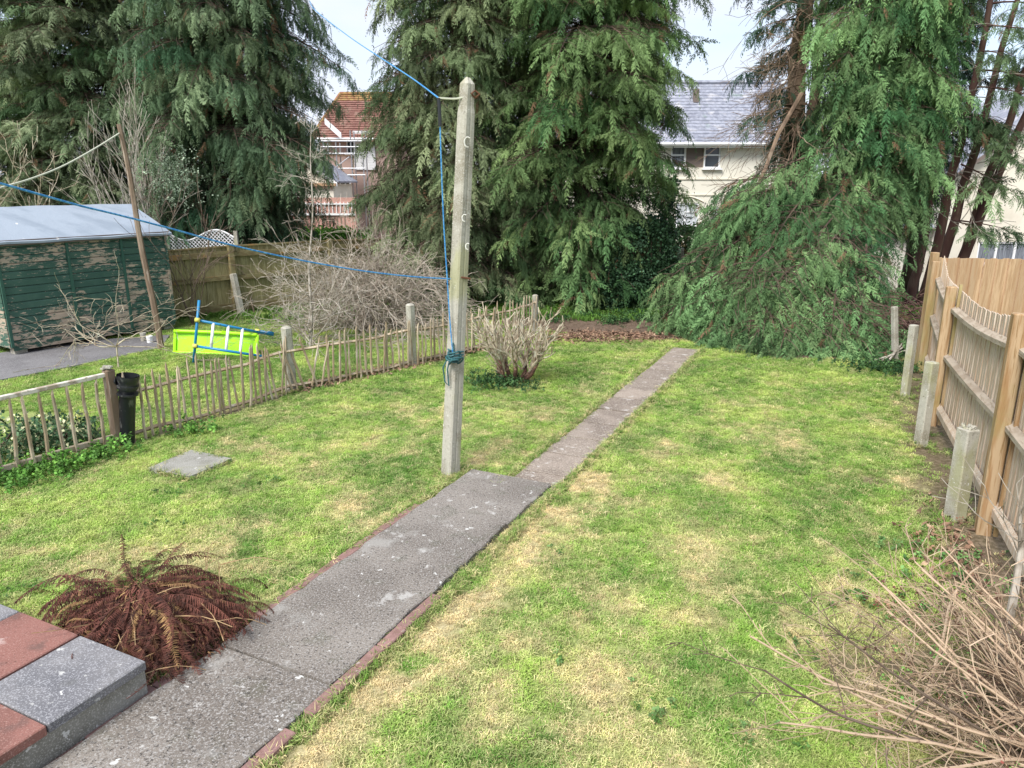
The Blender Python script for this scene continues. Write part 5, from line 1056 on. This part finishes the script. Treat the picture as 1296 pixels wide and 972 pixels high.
# ================================================================== DEAD FERN
def fern():
    r = random.Random(9); c = Vector((FERN.x, FERN.y, 0)); f = root('dead_fern', c, 'collapsed mound of dead red brown fern fronds beside the paved step', 'fern')
    def fm(seed, L_, mat, curl, arch):
        q = random.Random(seed); mb = MB(); n = 12; pts = [Vector((L_ * (t := i / n), .03 * math.sin(t * 5 + seed), arch * math.sin(math.pi * min(1, t * .9)) * .5 - .25 * arch * t * t)) for i in range(n + 1)]
        mb.tube(pts, .0035, .001, n=3, cap=False); np_ = 40
        for k in range(np_):
            t = .14 + .84 * k / np_; x = t * n; i = min(n - 1, int(x)); p = pts[i].lerp(pts[i + 1], x - i); env = .062 * math.sin(math.pi * (t * .85 + .12)) ** .8
            for s in (-1, 1):
                ang = s * q.uniform(.7, 1.35); d = Vector((math.cos(ang), math.sin(ang), q.uniform(-curl, .35 * curl))).normalized(); l = env * q.uniform(.7, 1.1); w_ = .0045
                side = Vector((1, 0, 0)) * w_; m1 = p + d * l * .5 + Vector((0, 0, -curl * .012)); e = p + d * l + Vector((0, 0, -curl * .035))
                mb.add([p - side, p + side, m1 + side * .9, m1 - side * .9, e], [(0, 1, 2, 3), (3, 2, 4)])
                for u in (.2, .4, .6, .8):
                    b0 = p.lerp(e, u) ; a2 = Vector((1, 0, q.uniform(-.6, .4))) * .012 * (1.1 - u); mb.add([b0 - a2, b0 + Vector((0, s * .004, .0)), b0 + a2, b0 + d * .006], [(0, 1, 2, 3)])
        return mb.mesh('frond', mat)
    var = [fm(i, .8, M['fern'], r.uniform(.6, 1.6), .35) for i in range(7)]; tan = [fm(30 + i, .75, M['fern_tan'], .25, .28) for i in range(3)]
    ctr = c + Vector((-.04, .08, .30))
    for k in range(232):
        a = r.uniform(0, 6.283); tilt = r.uniform(.05, .55); s = r.uniform(.5, .92) * (1 if math.sin(a) < .3 else .8); o = ctr + Vector((math.cos(a) * r.uniform(0, .16), math.sin(a) * r.uniform(0, .16), r.uniform(-.16, .10)))
        me = r.choice(tan) if k % 11 == 0 else r.choice(var)
        if k % 2: o = ctr + Vector((r.gauss(0, .22), r.gauss(0, .17), r.uniform(-.16, .03))); a = math.atan2(o.y - ctr.y, o.x - ctr.x) + r.gauss(0, .9); s *= .62; tilt = r.uniform(0, .5)
        e_ = o + Vector((math.cos(a), math.sin(a), 0)) * .78 * s - ST
        if e_.dot(sdn) > .0 and e_.dot(PD) < .0: s *= .66; tilt = max(tilt, .45)
        if (o + Vector((math.cos(a), math.sin(a), 0)) * .78 * s - c_end).dot(PN) > -PW / 2 + .2: s *= .75; tilt = max(tilt, .35)
        put('frond', me, f, o, (r.gauss(0, .8), tilt, a), (s, s * r.uniform(.8, 1.2), s))
    for k in range(60):   # the side facing the step and path hangs over itself
        a = r.uniform(-2.6, -.2); q = r.uniform(.05, .34); o = c + Vector((math.cos(a) * q, .05 + math.sin(a) * q, .34 - .55 * q + r.uniform(0, .06))); s_ = r.uniform(.34, .6)
        put('frond', r.choice(var if k % 7 else tan), f, o, (r.gauss(0, .8), r.uniform(.25, .75), a + r.gauss(0, .45)), (s_, s_ * r.uniform(1, 1.5), s_))
    # the flat golden frond drooping over the path edge and two stray upright tips
    for (px, py, tx, ty, zz, ss) in ((185, 770, 232, 848, .27, 1.0), (170, 745, 150, 682, .30, .7), (200, 740, 235, 690, .3, .6), (160, 760, 30, 770, .22, 1.0)):
        o = G(px, py, zz); e = G(tx, ty, .1) if ty > 700 else D(tx, ty, o.y + .25); d = e - o; ang = math.atan2(d.y, d.x); el = math.atan2(d.z, math.hypot(d.x, d.y)); s_ = d.length / .75 * ss / ss
        ob = put('frond', r.choice(tan) if ty > 800 else r.choice(var), f, o, (.0, -el - .1, ang), (s_, s_ * 1.25, s_)); 
    mb = MB()
    for k in range(70): a = r.uniform(0, 6.283); p = c + Vector((r.gauss(0, .2), r.gauss(0, .2), r.uniform(.05, .3))); branchy(mb, p, (math.cos(a), math.sin(a), .15), r.uniform(.25, .6), .0035, 0, r, .09, .12, 0, .35, (0, 0))
    part('stalks', mb, M['fern_stem'], f)
    for nm_, cnt, mt in (('matted_pinnae', 7000, 'fern'), ('tan_pinnae', 900, 'fern_tan')):
        mb = MB()
        for k in range(cnt):
            a = r.uniform(0, 6.283); q = .62 * math.sqrt(r.random()); o = c + Vector((math.cos(a) * q, .05 + math.sin(a) * q * .85, max(.01, .36 - .62 * q ** 1.15 + r.uniform(-.03, .045))))
            if (o - ST).dot(sdn) > -.02 and (o - ST).dot(PD) < .03 and o.z < .26: continue
            if (o - c_end).dot(PN) > -PW / 2 + .06: continue
            a2 = a + r.gauss(0, .8); d = Vector((math.cos(a2), math.sin(a2), -.75 + r.gauss(0, .4))) * r.uniform(.02, .06); sd_ = Vector((-math.sin(a2), math.cos(a2), r.uniform(-.6, .6))) * .0032
            m_ = o + d * .55 + Vector((0, 0, .008)); mb.add([o - sd_, o + sd_, m_ + sd_, m_ - sd_, o + d], [(0, 1, 2, 3), (3, 2, 4)])
        part(nm_, mb, M[mt], f, kind='stuff')
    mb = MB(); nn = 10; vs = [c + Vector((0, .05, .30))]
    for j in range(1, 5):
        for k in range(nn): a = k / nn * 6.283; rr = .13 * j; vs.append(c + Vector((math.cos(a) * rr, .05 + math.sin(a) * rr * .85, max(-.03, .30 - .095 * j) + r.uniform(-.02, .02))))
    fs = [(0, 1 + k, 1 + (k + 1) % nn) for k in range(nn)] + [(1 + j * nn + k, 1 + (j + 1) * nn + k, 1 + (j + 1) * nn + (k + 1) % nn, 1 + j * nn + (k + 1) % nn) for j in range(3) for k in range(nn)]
    mb.add(vs, fs); part('dark_core', mb, M['fern_core'], f)  # very dark brown mound filling the middle of the fern
fern()
# ================================================================== HEDGES, LEAFY SHRUBS
def leafblob(name, label, cat, boxes, n, cols, smin, smax, variants=None, stems=None, kindpart='foliage'):
    s = root(name, boxes[0][0], label, cat); P_ = []; r_ = []; 
    for i in range(n):
        c, h = boxes[i % len(boxes)]; v = Vector((random.gauss(0, 1), random.gauss(0, 1), random.gauss(0, 1))).normalized(); e = random.uniform(.7, 1.02)
        k = max(abs(v.x), abs(v.y), abs(v.z)) ** .7; v = v / k
        P_.append((c[0] + v.x * h[0] * e, c[1] + v.y * h[1] * e, max(.02 if c[1] < 18 else -1, c[2] + v.z * h[2] * e)))
        r_.append((random.uniform(-1.2, 1.2), random.uniform(-1.2, 1.2), random.uniform(0, 6.3)))
    c_ = np.array([random.choice(cols) for _ in range(n)]) * RNG.uniform(.6, 1.5, (n, 1))
    instancer(kindpart, P_, r_, RNG.uniform(smin, smax, n), c_, variants or LC, parent=s, kind='stuff')
    mb = MB()
    for c, h in boxes:
        for k in range(4): mb.tube([(c[0] + random.uniform(-.5, .5) * h[0], c[1], c[2] - h[2]), (c[0] + random.uniform(-.7, .7) * h[0], c[1], c[2] + h[2] * .6)], .03, .01, n=5)
    part('stems', mb, M['bark'], s); return s
leafblob('clipped_hedge', 'clipped dark green hedge with brownish top below the cream house', 'hedge', [((D(x, 300, 25).x, 25.0, .35), (1.0, .6, 1.1)) for x in (760, 800, 840, 880, 920, 955)], 5200, [(.035, .075, .03), (.05, .1, .04), (.12, .10, .05), (.025, .05, .02)], 1.0, 1.9)
leafblob('bright_hedge', 'small bright green hedge behind the tangled shrub and mossy fence', 'hedge', [((D(x, 292, 25).x, 25.0, .55), (.8, .5, .75)) for x in (350, 385, 415, 440)], 2200, [(.12, .26, .03), (.08, .18, .03), (.05, .11, .02)], 1.0, 1.7)
leafblob('ivy_mass', 'dark glossy ivy mound filling the gap between the two conifers', 'ivy', [((D(812, 375, 17).x, 17.2, .9), (.8, .5, 1.1)), ((D(835, 380, 17).x, 17.4, .4), (.6, .4, .7)), ((D(790, 390, 17).x, 17.0, .4), (.7, .4, .6))], 3000, [(.02, .045, .02), (.03, .065, .03), (.04, .08, .045)], .8, 1.4)
leafblob('holly_sapling', 'thin dark leaved sapling standing before the cream house wall', 'shrub', [((D(838, 262, 22).x, 22, 1.9), (.42, .35, .55)), ((D(828, 280, 22).x, 22, 1.3), (.5, .35, .5)), ((D(845, 245, 22).x, 22, 2.5), (.25, .25, .4))], 420, [(.03, .07, .04), (.05, .1, .06)], 1.0, 1.7)
leafblob('variegated_shrub', 'low variegated cream and green shrub behind the nearest paling fence', 'shrub', [((-5.55, 7.35, .16), (.5, .4, .24)), ((-5.05, 7.75, .1), (.4, .3, .16))], 520, [(.05, .10, .05), (.35, .36, .22), (.09, .15, .08), (.03, .06, .03)], .55, .95)
# garden bits between the conifers
b = G(861, 380); b.y = 19; o = root('distant_concrete_post', D(861, 338, 19.5), None); bpy.data.objects.remove(o)
p0 = D(861, 336, 19.5); mb = MB(); mb.bevbox((p0.x, 19.5, p0.z - .2), (.13, .13, 1.3), .015); meta(part('distant_concrete_post', mb, M['concrete'], loc=(p0.x, 19.5, 0)), 'short grey post glimpsed between the two conifers before the hedge', 'post')
a = D(885, 350, 22.5); mb = MB(); mb.bevbox((a.x + .8, 22.5, a.z - .45), (3.4, .2, .9), .02); meta(part('garden_wall', mb, M['render_w'], loc=a), 'low pale garden wall glimpsed through the fallen conifer branches', 'wall')

# ================================================================== CONIFERS
def conifer(name, label, base, ht, prof, nl, colA, colB, hmin=.5, droop=.25, rise=.25, weep=0., trunkr=.22, extra=(), bark='bark', trunks=None, dens=1.0, seed=0, sp=1.0, gap=None, hpow=1.0, tbend=0.0):
    r = random.Random(seed); base = Vector(base); s = root(name, base, label, 'tree'); tm = MB(); bm = MB()
    trunks = trunks or [((0, 0), (0, 0), 1.0)]
    def tpt(tk, h): (ox, oy), (lx, ly), f = tk; q = h / ht; return base + Vector((ox + lx * q + tbend * math.sin(q * 3), oy + ly * q, h))
    for tk in trunks:
        H = ht * tk[2]; pts = [tpt(tk, H * k / 14) + Vector((r.gauss(0, .03), r.gauss(0, .03), 0)) for k in range(15)]; pts[0].z = -.15 + base.z; tm.tube(pts, [trunkr * (1.25 if k == 0 else 1) * (1 - .86 * k / 14) for k in range(15)], n=9)
    P_, RO, SC, CO = [], [], [], []
    colA, colB = np.array(colA), np.array(colB)
    limbs = []
    for i in range(nl):
        h = hmin + (ht - hmin) * ((i + r.random()) / nl) ** hpow; az = i * 2.39996 + r.uniform(-.5, .5); Rr = prof(h, az) * r.uniform(.72, 1.08) * (.62 + .75 * float(vn(h, az * 1.6, 1.1, seed * 7, 2)))
        if Rr < .15: continue
        tk = r.choice(trunks); p0 = tpt(tk, min(h, ht * tk[2] * .98)); ex = Vector((math.cos(az), math.sin(az), 0)); limbs.append((p0, ex, Rr, rise * r.uniform(.4, 1.5), droop * r.uniform(.6, 1.4), 1.0))
    for (p0, p1, sag, wdt) in extra:
        v = Vector(p1) - Vector(p0); hd = Vector((v.x, v.y, 0)); L_ = hd.length; hd.normalize(); limbs.append((Vector(p0), hd, L_, None, (v.z, sag), wdt))
    for (p0, ex, L_, rs, dr, wf) in limbs:
        if rs is None: f = lambda s_: p0 + ex * (L_ * s_) + Vector((0, 0, dr[0] * s_ + dr[1] * L_ * s_ * (1 - s_)))
        else: f = lambda s_: p0 + ex * (L_ * s_) + Vector((0, 0, L_ * (rs * s_ - (rs * .5 + dr) * s_ * s_)))
        pts = [f(k / 7) for k in range(8)]
        for q in pts: q.z = max(q.z, base.z + .10)
        bm.tube(pts, .010 + .009 * L_, .004, n=4, cap=False)
        tone = r.gauss(0, .27); mixv = min(1, max(0, r.gauss(.5, .33))); az = math.atan2(ex.y, ex.x)
        lc = colA * (1 - mixv) + colB * mixv
        st = .165 / sp; k = max(.12, .34 - .05 * L_) if L_ < 3 else .18
        while k <= 1.0:
            c0 = f(k)
            for sd in (-1, 1):
                a2 = az + sd * r.uniform(.35, 1.15); sl_ = (.28 + .40 * (1 - k) * min(L_, 2.4) * wf) * r.uniform(.7, 1.2); d2 = Vector((math.cos(a2), math.sin(a2), 0)); m = max(1, int(sl_ / .082 * dens))
                if sl_ > .45: bm.tube([c0, c0 + d2 * sl_ * .5 + Vector((0, 0, -.02)), c0 + d2 * sl_ + Vector((0, 0, -.3 * sl_))], .009, .004, n=3, cap=False)
                for j in range(m):
                    u = (j + r.random()) / m; q = c0 + d2 * sl_ * u + Vector((0, 0, -.32 * sl_ * u * u - weep * .25 * r.random())); 
                    if gap and gap(q): continue
                    q.z = max(q.z, base.z + .12)
                    pit = r.gauss(.30 + weep * .75, .32); P_.append(tuple(q)); RO.append((r.gauss(0, .8), pit, a2 + r.gauss(0, .7))); SC.append(.30 + .52 * r.random() ** 1.5)
                    b_ = 1 + tone + r.gauss(0, .14); CO.append(lc * max(.45, b_) if r.random() > .03 else np.array([.16, .10, .06]))
            k += st / L_
        q = f(1.0); P_.append(tuple(q)); RO.append((0, .35 + weep * .7, az)); SC.append(1.0); CO.append(lc * (1.1 + tone))
    part('trunk', tm, M[bark], s, smooth=True); part('branches', bm, M[bark], s, kind='stuff')
    instancer('crown', P_, RO, SC, CO, FRW if weep > .4 else FR, parent=s, kind='stuff'); print(name, len(P_)); return s
def sil(*pts):
    """crown radius by height, with lobes by direction"""
    hs = [p[0] for p in pts]; rs = [p[1] for p in pts]
    return lambda h, az: float(np.interp(h, hs, rs)) * (1 + .10 * math.sin(az * 3 + h * .9) + .08 * math.sin(az * 5 - h * 1.7))
OL1, OL2 = (.055, .095, .042), (.19, .225, .12)      # olive
GR1, GR2 = (.045, .10, .038), (.10, .165, .06)        # mid green
BL1, BL2 = (.04, .10, .04), (.15, .24, .10)         # blue green
DK1, DK2 = (.018, .04, .022), (.04, .075, .04)         # dark
# centre pair
conifer('tall_conifer', 'tall olive green conifer directly behind the clothes post', (-1.25, 18.3, 0), 12.5, sil((0, 1.8), (.8, 2.3), (2.2, 2.4), (3.5, 2.05), (6, 1.95), (9, 1.7), (12.5, .3)), 270, OL1, OL2, .3, .36, .2, .55, seed=1)
conifer('broad_conifer', 'broad bright green conifer right of the clothes post with layered sprays', (1.65, 18.0, 0), 12.5, sil((0, 1.3), (.6, 1.6), (2.2, 1.9), (4, 2.4), (7, 2.4), (9.5, 2.0), (12.5, .3)), 300, GR1, (.175, .25, .10), .3, .34, .26, .42, seed=2)
# left group
_pc = sil((0, 1.4), (1, 1.7), (2.5, 2.3), (4, 2.5), (6, 2.5), (8, 2.2), (12.5, .4))
def profC(h, az): return _pc(h, az) * (1 - .42 * max(0, math.cos(az + .3)) * float(np.interp(h, [2.2, 4.0], [1, 0])))
conifer('weeping_cypress', 'weeping cypress with hanging curtains of foliage behind the mossy fence', (-7.0, 19.4, 0), 12.5, profC, 300, (.045, .095, .05), (.16, .215, .12), .4, .38, .15, .85, seed=3)
conifer('layered_conifer', 'layered grey green conifer behind the shed roof', (-11.2, 20.6, 0), 12, sil((0, 2.2), (2, 2.7), (5, 2.5), (8, 2.0), (12, .3)), 270, (.055, .10, .045), (.20, .24, .14), .5, .30, .22, .15, seed=4)
conifer('dark_conifer', 'dark open conifer at the far left edge with sky gaps', (-15.6, 21.8, 0), 11.5, sil((0, .6), (2.5, 1.0), (4, 2.6), (7, 2.9), (9, 2.2), (11.5, .4)), 130, DK1, (.09, .125, .075), 1.2, .32, .15, .4, seed=5)
# right group
ex = []; XR = random.Random(77); struct_ = []
PLY = [(830, 400), (828, 368), (868, 345), (893, 262), (930, 228), (1000, 238), (1060, 225), (1128, 258), (1098, 325), (1108, 400), (1116, 462), (1060, 470), (1000, 468), (900, 450), (850, 432)]
HOLES = [[(876, 330), (922, 332), (924, 382), (884, 388)], [(1098, 288), (1140, 288), (1140, 332), (1105, 332)], [(960, 225), (1030, 225), (1010, 262), (950, 262)]]
def _in(px, py, P_): return bool(inpoly(np.array([float(px)]), np.array([float(py)]), P_)[0])
_n = 0
while _n < 165:
    px, py = XR.uniform(825, 1152), XR.uniform(222, 470)
    if XR.random() < .3: py = XR.uniform(400, 470)
    if not _in(px, py, PLY) or any(_in(px, py, h_) for h_ in HOLES): continue
    _n += 1
    Yt = float(np.interp(py, [225, 340, 462], [15.4, 13.5, 11.9])) + max(0, (940 - px) / 70) * .8 + XR.uniform(0, .9)
    T = D(px, py, Yt); C_ = Vector((7.3 + XR.uniform(-.5, .5), 15.9, T.z)); hd = C_ - T; hl = min(hd.length * .8, XR.uniform(.9, 1.7)); hd.normalize()
    O_ = T + hd * hl + Vector((0, 0, XR.uniform(.15, .7) * hl + .1)); ex.append((tuple(O_), tuple(T), XR.uniform(.25, .55), 1.6))
PLY2 = [(1032, 0), (1200, 0), (1208, 130), (1196, 220), (1160, 292), (1100, 290), (1000, 262), (1008, 210), (1040, 130)]
_n = 0
while _n < 75:
    px, py = XR.uniform(1000, 1208), XR.uniform(20, 292)
    if not _in(px, py, PLY2): continue
    _n += 1; T = D(px, py, 15.0 + XR.uniform(0, .9)); C_ = Vector((7.5, 16.4, T.z)); hd = C_ - T; hl = min(hd.length * .85, XR.uniform(.7, 1.3)); hd.normalize()
    O_ = T + hd * hl + Vector((0, 0, XR.uniform(.4, .9) * hl + .1)); ex.append((tuple(O_), tuple(T), XR.uniform(.1, .3), 1.2))
gapR = lambda q: False
def profR(h, az):
    e = math.cos(az)   # right side heavier; hanging curtains
    b = float(np.interp(h, [0, 1.2, 2.4, 4, 6, 8, 10, 12.5], [.8, .9, 1.0, 1.35, 1.5, 1.4, 1.2, .3])); return b * (1 + .12 * e) * (1 + .1 * math.sin(az * 4 + h))
conifer('spreading_cypress', 'blue green cypress with low branches sweeping down onto the lawn', (7.55, 16.3, 0), 12.5, profR, 240, BL1, BL2, 2.0, .36, .18, .6, seed=6, extra=ex, trunkr=.2)
def profB(h, az):
    b = float(np.interp(h, [0, 3.0, 3.6, 5, 6.5, 8, 12], [0, .2, 1.2, 1.3, 1.2, 1.3, .3])); lf = max(0, -math.cos(az)); return b * (.12 + .95 * lf)
conifer('bare_trunk_conifer', 'conifer with a bare tan trunk and dark sprays only on its left', (6.35, 17.4, 0), 12, profB, 90, (.02, .05, .03), (.06, .10, .06), 2.6, .3, .2, .3, seed=7, bark='bark_tan', trunkr=.2, trunks=[((0, 0), (0, 0), 1.0), ((.3, .2), (.25, 0), .9), ((-.2, .1), (.1, 0), .8)])
conifer('shadowy_conifer', 'dark green conifer standing behind the spreading cypress', (10.3, 19.2, 0), 11.5, sil((0, .2), (2.0, .4), (3, .6), (5, .8), (8, .9), (11.5, .3)), 140, DK1, (.035, .07, .045), 2.2, .3, .2, .4, seed=8)
def profE(h, az):
    return float(np.interp(h, [0, 3.9, 4.6, 6, 9, 11], [0, .4, 1.3, 1.5, 1.6, .4])) * (.6 + .4 * math.cos(az * 1.0))
exE = [((9.9, 17, 4.1), tuple(D(1265, 180, 16)), .1, 1), ((9.9, 17, 3.8), tuple(D(1290, 205, 16)), .1, .8), ((9.9, 17, 3.2), tuple(D(1285, 245, 16)), .1, .9), ((9.9, 17, 3.0), tuple(D(1250, 250, 16)), .1, .6), ((9.9, 17, 2.0), tuple(D(1282, 292, 16.2)), .1, .35), ((9.9, 17, 2.0), tuple(D(1240, 292, 16.2)), .1, .4), ((10, 17, 4.8), tuple(D(1300, 120, 16)), .1, 1), ((10, 17, 5.5), tuple(D(1270, 70, 16)), .1, 1), ((10, 17, 6), tuple(D(1310, 40, 16)), .1, 1)]
conifer('multi_trunk_conifer', 'conifer with several reddish leaning trunks behind the timber fence corner', (9.9, 17.3, -.1), 10.5, profE, 50, (.03, .065, .03), (.10, .15, .07), 5.2, .3, .1, .3, seed=9, bark='bark_red', trunkr=.125, extra=exE,
        trunks=[((-.25, 0), (.9, 0), 1.0), ((0, .1), (1.4, 0), .95), ((.3, 0), (2.0, .1), .95), ((-.5, .05), (.5, 0), .42), ((.15, -.1), (2.9, 0), .85)])
def deadwood():
    r = random.Random(12); mb = MB(); c = Vector((6.0, 16.8, 0))
    for k in range(60):
        z = r.uniform(2.2, 6.5); a = r.gauss(3.3, .7); branchy(mb, (6.3 + r.uniform(-.1, .1), 17.0, z), (math.cos(a), math.sin(a) * .6 - .15, r.uniform(-.5, .25)), r.uniform(.7, 1.7), r.uniform(.008, .018), 2, r, .16, .12, 0, .15, (3, 5), .7, .5, .004)
    mb.tube([D(1015, 118, 16.6), D(985, 170, 16.2), D(968, 215, 16.0), D(952, 250, 15.8)], [.05, .045, .04, .025], n=6)
    mb.tube([D(1102, 290, 15), D(1115, 305, 14.9), D(1126, 335, 14.9)], [.03, .04, .05], n=6)
    meta(part('dead_branches', mb, M['bark_tan'], loc=c), 'dead bare branches hanging from the tan trunk between the conifers', 'branches')
    mb = MB(); c = Vector((9.7, 16.9, 0))
    for k in range(34): a = r.uniform(-.6, 3.7); branchy(mb, (9.9 + r.uniform(-.2, .5), 16.9, r.uniform(1.4, 6)), (math.cos(a), -.3, r.uniform(-.2, .6)), r.uniform(.5, 1.3), .010, 1, r, .15, .14, 0, .05, (2, 4), .7, .5, .005)
    meta(part('bare_side_twigs', mb, M['twig_silver'], loc=c), 'bare pale twigs around the reddish trunks by the fence corner', 'branches')
deadwood()
